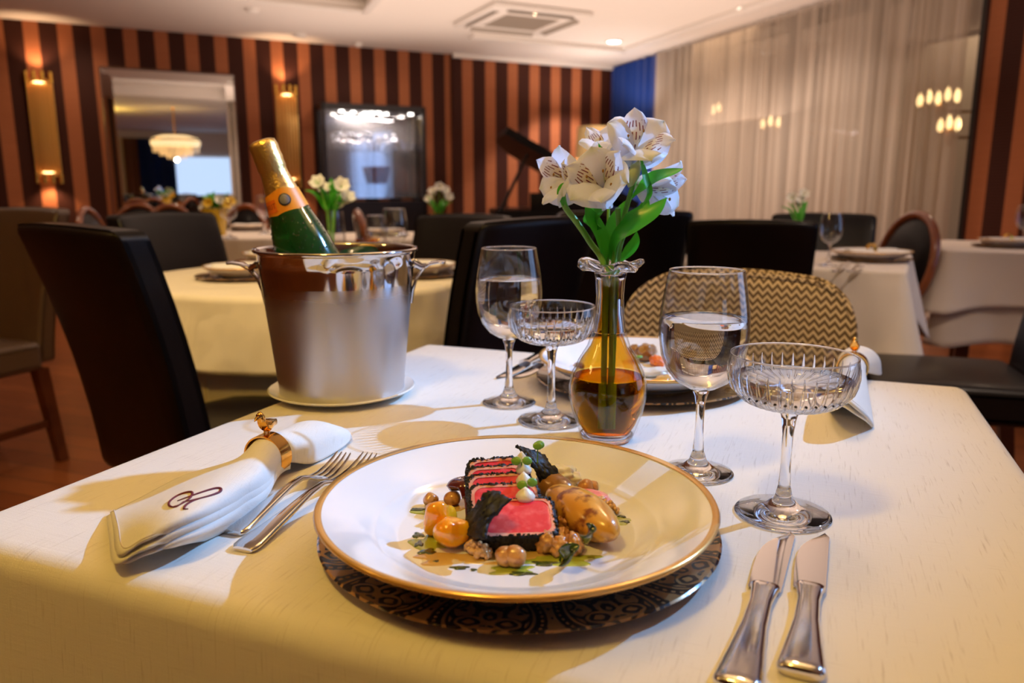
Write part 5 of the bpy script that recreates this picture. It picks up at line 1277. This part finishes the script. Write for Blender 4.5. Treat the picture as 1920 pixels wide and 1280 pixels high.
# mustard seed heaps
def seeds(label, pts, n, mat='mustard', sd=0):
    rb = random.Random(sd); m = MB()
    for k in range(n):
        px, py, rx, ry = pts[rb.randrange(len(pts))]; a = rb.uniform(0, 2 * PI); q = math.sqrt(rb.random()); c = fd(px, py)
        x, y = c.x + rx * q * math.cos(a), c.y + ry * q * math.sin(a); s_ = rb.uniform(.0016, .0021); m.blob((x, y, ZP + s_ + .010 * (1 - q * q) * rb.uniform(.2, 1)), (s_, s_, s_), 2, .05)
    o = m.build('mustard_seeds', mat, sharp=180); o['kind'] = 'stuff'; return tag(o, label, 'mustard seeds')
seeds('heap of pickled mustard seeds between orange fruit and front tuna slice', [(880, 1015, .0075, .010), (892, 1034, .0075, .007), (905, 1044, .006, .005)], 190, sd=1)
seeds('heap of pickled mustard seeds on the right behind the big potato', [(1122, 955, .010, .007), (1138, 962, .009, .007)], 170, sd=2)
# jellies, cream, herbs, oil
def drop(name, label, cat, px, py, rx, ry, mat, h=.0012, sd=0, group=None, k=3):
    c = fd(px, py); m = MB(); n = 40
    rr = lambda a: 1 + .22 * math.sin(k * a + sd) + .12 * math.sin((k + 2) * a + 2 * sd)
    rings = [[Vector((c.x + rx * f * rr(2 * PI * j / n) * math.cos(2 * PI * j / n), c.y + ry * f * rr(2 * PI * j / n) * math.sin(2 * PI * j / n), ZP - .0004 + h * zz)) for j in range(n)] for f, zz in ((1.02, 0), (1, .35), (.92, .7), (.75, .92), (.4, 1), (.02, 1))]
    return tag(m.loft(rings).build(name, mat, sharp=180), label, cat, group)
J = [[fd(840, 915, .014), fd(848, 905, .017), fd(866, 898, .019)], [fd(862, 918, .016), fd(874, 908, .020), fd(892, 900, .018)], [fd(868, 935, .010), fd(880, 930, .012), fd(896, 925, .010)]]
t = thing('jelly_shard', 'dark red glossy jelly leaning against the left side of the tuna', 'jelly', tuple(fd(872, 940)))
m = MB(); m.grid(patch(J, 6, 6), False); m.build('shard', 'jelly', t, world=True, sharp=180, solid=.006)
MB().tube([fd(873, 925, .012), fd(874, 945, .010), fd(875, 965, .006), fd(876, 974, .001)], [.0022, .0011, .0010, .0016], 8).build('drip', 'jelly', t, world=True)
CD = 'dots of white cream on the tuna'
for px, py, z, s, lab in ((978, 866, .040, .0048, 'rearmost small dot of white cream on the tuna'), (982, 884, .036, .0062, 'second white cream dot from the back, under the sprouts'), (982, 905, .032, .0060, 'third white cream dot from the back on the tuna'), (985, 934, .026, .0072, 'largest white cream dot on the tuna, nearest to us')):
    c = on_tuna(px, py, z) + UP * .002; o = MB().lathe([(0, -.003), (s, -.0025), (s * 1.05, 0), (s * .8, .0028), (s * .35, .0055), (0, .0075)], c, 20).build('cream_dot', 'cream', sharp=180); tag(o, lab, 'cream', CD)
for px, py, r, lab, sd in ((1048, 912, (.017, .011, .010), 'lump of white crumbled cheese behind the dark potato', 3), (1050, 875, (.009, .006, .006), 'small lump of white cheese behind the tall black crisp', 4), (1034, 992, (.006, .011, .006), 'white cream smear between front tuna slice and nuts', 5)):
    lump('fresh_cheese', lab, 'cheese', px, py, r, 'cream', 0, (0, 0, sd), .4, 3, sd, 'white fresh cheese lumps')
lump('pink_jelly', 'pink jelly slice beside the right mustard seeds', 'jelly', 1108, 942, (.017, .009, .006), 'pink_jelly', 0, (0, 0, -.5), .15, 2, 2)
SP = 'green sprouts on the tuna'
for px, py, z, lab, dirs in ((1008, 842, .046, 'single green sprout behind the tall black crisp', ((0, 0), (.2, .6))), (978, 874, .046, 'green sprout on the rear cream dot', ((-1, -.2), (1, -.1))), (988, 918, .040, 'green sprout on the front cream dot', ((-.6, -.7), (.8, .5)))):
    c = (on_tuna(px, py + 14, z) + UP * .010) if px < 1000 else at(px, py, ZP + z); t = thing('sprout', lab, 'sprout', (c.x, c.y, c.z - .012), 0, SP)
    MB().tube([c - UP * .012, c - UP * .004, c], [.0006, .0006, .0005], 6).build('stem', 'sprout', t, world=True)
    for dx, dy in dirs:
        d = Vector((dx, -.25 + dy * .2, .35 + dy * .3)).normalized(); a_, b_, c_ = axes((d.x * .3, -.85, .5)); q = c + d * .0048
        m = MB(); m.blob((0, 0, 0), (1, 1, 1), 2, 0); m.v = [tuple(q + b_ * x * .0042 + c_ * y * .0036 + a_ * z * .0008) for x, y, z in m.v]; m.build('leaf', 'sprout', t, world=True)
HO = 'drops of dark herb oil on the plate'
for px, py, rx, ry, lab, sd in ((786, 955, .010, .0035, 'streak of dark herb oil at the far left of the dish', 1), (784, 1003, .0045, .0045, 'dark herb oil blot left of the orange fruit', 2), (786, 1020, .0035, .0050, 'dark herb oil blot below the left one, near the fruit', 3), (802, 1034, .0065, .0045, 'dark herb oil blot under the orange fruit', 4),
                                (818, 1052, .0022, .0018, 'tiny drop of herb oil at the front left', 5), (862, 1064, .0060, .0024, 'oval drop of herb oil in front of the mustard seeds', 6), (888, 1068, .0020, .0015, 'tiny herb oil drop right of the oval drop', 7),
                                (978, 1075, .0090, .0026, 'herb oil streak in front of the big hazelnut', 8), (1165, 968, .0034, .0024, 'upper herb oil drop right of the right mustard seeds', 9), (1152, 985, .0042, .0028, 'left herb oil drop of the pair right of the potato', 10), (1172, 978, .0040, .0022, 'right herb oil drop of the pair right of the potato', 11),
                                (1208, 998, .0046, .0024, 'last herb oil drop on the far right of the plate', 12), (1022, 1056, .0090, .0035, 'herb oil streak under the nut heap', 13), (836, 908, .0050, .0060, 'dark herb oil smear behind the red jelly', 14), (1082, 910, .0080, .0050, 'herb oil smear behind the right hazelnuts', 15)):
    drop('herb_oil', lab, 'herb oil', px, py, rx, ry, 'herb_oil', .0011, sd, HO)
for px, py, rx, ry, mat, lab, sd in ((800, 958, .018, .0065, 'green_oil', 'light green oil around the left hazelnut pair', 1), (806, 1018, .014, .014, 'green_oil', 'light green oil around the orange fruit', 2), (865, 945, .022, .012, 'sauce', 'amber sauce pool under the red jelly', 3), (870, 1046, .036, .010, 'sauce', 'amber sauce pool under fruit and mustard seeds', 4),
                                     (960, 1068, .015, .007, 'green_oil', 'oil pool under the big front hazelnut', 5), (1048, 1048, .026, .010, 'green_oil', 'light green oil under the nut heap', 6), (1150, 975, .016, .008, 'green_oil', 'light green oil right of the big potato', 7), (1100, 928, .018, .010, 'sauce', 'amber sauce under the right hazelnuts', 8), (990, 1040, .03, .006, 'sauce', 'amber sauce along the front of the tuna', 9)):
    drop('sauce_pool', lab, 'sauce', px, py, rx, ry, mat, .0007, sd, 'sauce pools on the plate', 4)
def wilt(label, pts, W):
    P = [at(px, py, ZP + z) for px, py, z in pts]; o = leaf(None, P, W, 'herb_leaf', 'herb_oil', (0, -.6, .8), .5, n=8); k = o.modifiers.new('thickness', 'SOLIDIFY'); k.thickness = .0010; tag(o, label, 'herb leaf', 'dark fried herb leaves')
wilt('dark herb leaf lying across the big golden potato', [(1097, 1018, .012), (1101, 1000, .025), (1108, 992, .030), (1118, 990, .031)], .0050)
wilt('dark herb leaf draped over the front nut heap', [(1050, 1056, .003), (1058, 1045, .010), (1070, 1030, .017), (1086, 1022, .020)], .0055)

# ------------------------------------------------------------------ the dish on the far plate
def fd2(px, py, z=0): return at(px, py, ZP + z)
for px, py, r, mat, nm, lab, cat, sd in ((1212, 676, (.022, .014, .014), 'potato_dark', 'fried_piece', 'browned wedge at the left of the food on the far plate', 'fried food', 1), (1190, 668, (.016, .010, .010), 'potato_dark', 'fried_piece', 'browned piece behind the wedge on the far plate', 'fried food', 2),
                                         (1225, 705, (.026, .013, .007), 'cream', 'onion_slice', 'pale onion slice in front on the far plate', 'onion', 3), (1240, 718, (.020, .010, .005), 'potato', 'onion_slice', 'golden onion slice closest to the rim of the far plate', 'onion', 4), (1232, 685, (.016, .010, .008), 'orange_puree', 'orange_puree', 'orange red puree on the far plate', 'puree', 5),
                                         (1086, 690, (.008, .006, .005), 'potato_dark', 'fried_piece', 'small dark piece left of the vase on the far plate', 'fried food', 6)):
    c = fd2(px, py); o = MB().blob((c.x, c.y, ZP + r[2] - .001), r, 4, .25, 2.2, (0, .1, sd), sd).build(nm, mat, sharp=180); tag(o, lab, cat)
c = fd2(1198, 672, .022); o = MB().blob((c.x, c.y, ZP + .0245), (.006, .004, .002), 3, .2, 2, (0, 0, .4), 3).build('herb_leaf', 'sprout', sharp=180); tag(o, 'small green herb leaf on the browned food of the far plate', 'herb leaf')

# ------------------------------------------------------------------ tableware on the other tables
glass_src = [o for o in col.objects if o.get('label', '').startswith('wine glass half full of water right')][0]
FGL = 'empty wine glasses on the other tables'
def far_glass(px, py, label, depth=None, k=1.0):
    p = at(px, py, T + .003); dup(glass_src, label, (p.x, p.y, T + .003), 0, FGL, (k, k, k))
far_glass(1553, 498, 'empty wine glass on the right-hand table beside the grey charger', k=.95)
far_glass(1916, 462, 'wine glass cut by the right picture edge', k=1.0)
far_glass(742, 506, 'empty wine glass on the round table, above the bucket rim at right', k=1.05)
far_glass(708, 500, 'second wine glass on the round table, left of the taller one', k=.92)
far_glass(432, 446, 'empty wine glass right of the yellow flower pot', k=1.2)
far_glass(497, 438, 'empty wine glass on the far table left of the champagne bottle', k=1.2)
def tumbler(px, py, label, r=.036, h=.095, z=T + .003):
    p = at(px, py, z); t = thing('tumbler', label, 'glass', (p.x, p.y, z), 0, 'tumblers')
    MB().lathe([(0, 0), (r * .82, 0), (r, h), (r * .96, h), (r * .78, .008), (0, .008)], seg=32).build('body', 'thin_glass', t)
tumbler(798, 434, 'tumbler left of the small white flowers on the table below the cabinet'); tumbler(866, 436, 'tumbler right of the small white flowers on the table below the cabinet')
p = at(735, 488, T + .003); t = thing('oil_bottle', 'small clear bottle with black cap behind the glasses on the round table', 'bottle', (p.x, p.y, T + .003))
MB().lathe([(0, 0), (.027, 0), (.028, .004), (.028, .10), (.020, .125), (.014, .135), (.014, .15), (0, .15)], seg=28).build('body', 'thin_glass', t)
MB().lathe([(0, .148), (.017, .148), (.017, .185), (0, .185)], seg=24).build('cap', 'frame_black', t)
p = at(690, 500, T + .003); t = thing('candle_jar', 'golden glass candle jar on the round table behind the bucket', 'candle', (p.x, p.y, T + .003))
MB().lathe([(0, 0), (.038, 0), (.042, .10), (.039, .10), (.036, .01), (0, .01)], seg=32).build('jar', 'amber_glass', t); MB().lathe([(0, .011), (.033, .011), (.034, .055), (0, .055)], seg=28).build('wax', 'yellow_glass', t)
pl_src = [o for o in col.objects if o.get('label', '').startswith('white gold rimmed dinner plate across')][0]
ch_src = [o for o in col.objects if o.get('label', '').startswith('black and gold patterned charger under the far')][0]
def fold_napkin(t_loc, rz, label, wd=.20, dp=.10, hh=.030):
    t = thing('napkin', label, 'napkin', t_loc, rz, 'folded napkins on the other tables'); G = []
    for i in range(13):
        f = i / 12; q = 1 - .45 * math.exp(-((f - .55) / .12) ** 2); row = []
        for k in range(11):
            x = lerp(-1, 1, k / 10); row.append((lerp(-wd / 2, wd / 2, f), x * dp / 2 * q, .002 + hh * (1.2 - .3 * q) * (1 - x * x) ** .6 * (1 + .12 * math.sin(9 * f + 4 * x))))
        G.append(row)
    m = MB().grid(G, False); m.build('cloth', 'napkin_linen', t, sharp=180, solid=.003)
    return t
def ring_on(loc, rz, label):
    t = thing('napkin_ring', label, 'napkin ring', loc, rz, 'plain gold napkin rings'); MB().lathe([(.024, -.008), (.026, -.008), (.026, .008), (.024, .008)], seg=28, closed=True, M=Matrix.Translation((0, 0, .0262)) @ Matrix.Rotation(PI / 2, 4, 'Y')).build('band', 'bright_gold', t)
def setting(px, py, rz, where, ring=False, pk=.86, nap=True):
    p = at(px, py, T + .003); dup(ch_src, 'dark charger ' + where, (p.x, p.y, T + .003))
    dup(pl_src, 'white plate on the dark charger ' + where, (p.x, p.y, T + .0085), 0, None, (pk, pk, 1))
    if nap:
        q = Vector((p.x, p.y, T + .0085 + .0082)); fold_napkin(tuple(q), rz, 'folded white napkin on the plate ' + where)
        if ring: ring_on((q.x, q.y, q.z), rz, 'gold napkin ring on the plate ' + where)
setting(462, 520, .3, 'at the left of the round table behind the bucket'); setting(782, 516, -.4, 'at the right of the round table behind the bucket')
setting(520, 492, .1, 'at the far side of the round table')
setting(1632, 488, .2, 'on the right-hand table beside the wine glass', True, 1.0); setting(1888, 463, .1, 'on the far right table at the picture edge', True)
setting(466, 432, 0, 'on the table under the mirror'); setting(720, 442, 0, 'on the table below the display cabinet')
for a_, b_, lab in (((380, 527), (425, 508), 'knife left of the charger on the round table'), ):
    knife(lab, at(*b_, T + .003), at((a_[0] + b_[0]) / 2, (a_[1] + b_[1]) / 2, T + .003), at(*a_, T + .003), 'cutlery on the round table', .009)
for a_, b_, lab in (((858, 523), (826, 510), 'fork right of the charger on the round table'), ((878, 517), (846, 506), 'second fork further right on the round table'), ((1562, 512), (1592, 500), 'fork left of the charger on the right-hand table'), ((1592, 512), (1618, 503), 'second fork nearer the charger on the right-hand table')):
    A = at(*a_, T + .004); B = at(*b_, T + .004); o = fork(lab, A, B); o.location.z += .004

# flowers on the other tables
def far_bunch(px, py, z, depth, heads, glass, vlabel, flabel, grp, pot_r=.045, pot_h=.13, mat='far_petal', size=.045, leaves=6, wat=False):
    b = aty(px, py, depth); t = thing('flower_vase', vlabel, 'vase', (b.x, b.y, z))
    if glass: MB().lathe([(0, 0), (pot_r * .8, 0), (pot_r, pot_h * .5), (pot_r * .9, pot_h), (pot_r * .86, pot_h), (pot_r * .94, pot_h * .5), (pot_r * .74, .008), (0, .008)], seg=32).build('body', 'thin_glass', t)
    else: MB().lathe([(0, 0), (pot_r * .8, 0), (pot_r, pot_h), (pot_r * .94, pot_h), (pot_r * .72, .01), (0, .01)], seg=32).build('body', 'yellow_glass', t)
    rb = random.Random(int(px))
    for i, (hx, hy) in enumerate(heads):
        q = aty(hx, hy, depth + rb.uniform(-.05, .05)); f = thing('cut_flower', flabel, 'flower', (b.x, b.y, z + .010), 0, grp)
        MB().tube([(b.x, b.y, z + .012), (lerp(b.x, q.x, .3), lerp(b.y, q.y, .3), z + pot_h), q], .0025, 6).build('stem', 'stem_green', f, world=True)
        d = (q - Vector((b.x, b.y, z + pot_h * .5))).normalized(); blossom(f, q, (d.x * 1.2, -.7 + d.y, d.z * .6), size, rb.random() * 3, False, (mat if not callable(mat) else mat(i),))
        for k in range(2):
            a = rb.uniform(0, 6.28); s0 = Vector((lerp(b.x, q.x, .35), lerp(b.y, q.y, .35), z + pot_h)); e = s0 + Vector((.07 * math.cos(a), .05 * math.sin(a), rb.uniform(.05, .11)))
            leaf(f, [s0, s0.lerp(e, .5) + Vector((0, 0, .02)), e], .012, tilt=(math.cos(a) * -.5, -.4, .8))
far_bunch(622, 480, T + .003, 2.62, [(598, 345), (640, 350), (650, 372), (612, 358), (636, 380)], True, 'clear glass vase of white flowers on the round table behind the bottle', 'white flower in the glass vase behind the champagne bottle', 'white flowers behind the bottle', .050, .20, size=.05)
far_bunch(822, 440, T + .003, 4.72, [(812, 360), (834, 358), (806, 374), (840, 370), (824, 352)], False, 'small yellow vase of white flowers below the display cabinet', 'white flower in the small yellow vase below the display cabinet', 'white flowers below the cabinet', .045, .13, size=.055)
far_bunch(1497, 470, T + .003, 3.05, [(1485, 372), (1506, 366), (1498, 380)], False, 'small yellow vase of pale flowers against the sheer curtain', 'pale flower in the small vase against the sheer curtain', 'pale flowers by the sheer curtain', .034, .13, size=.040)
far_bunch(405, 440, T + .003, 4.75, [(392, 382), (412, 378), (425, 384), (400, 376), (418, 390), (384, 388), (432, 378)], False, 'yellow pot of yellow and white flowers under the mirror', 'flower of the yellow and white bunch in the pot under the mirror', 'flowers in the yellow pot', .075, .16, mat=lambda i: 'yellow_petal' if i % 2 == 0 else 'far_petal', size=.06)
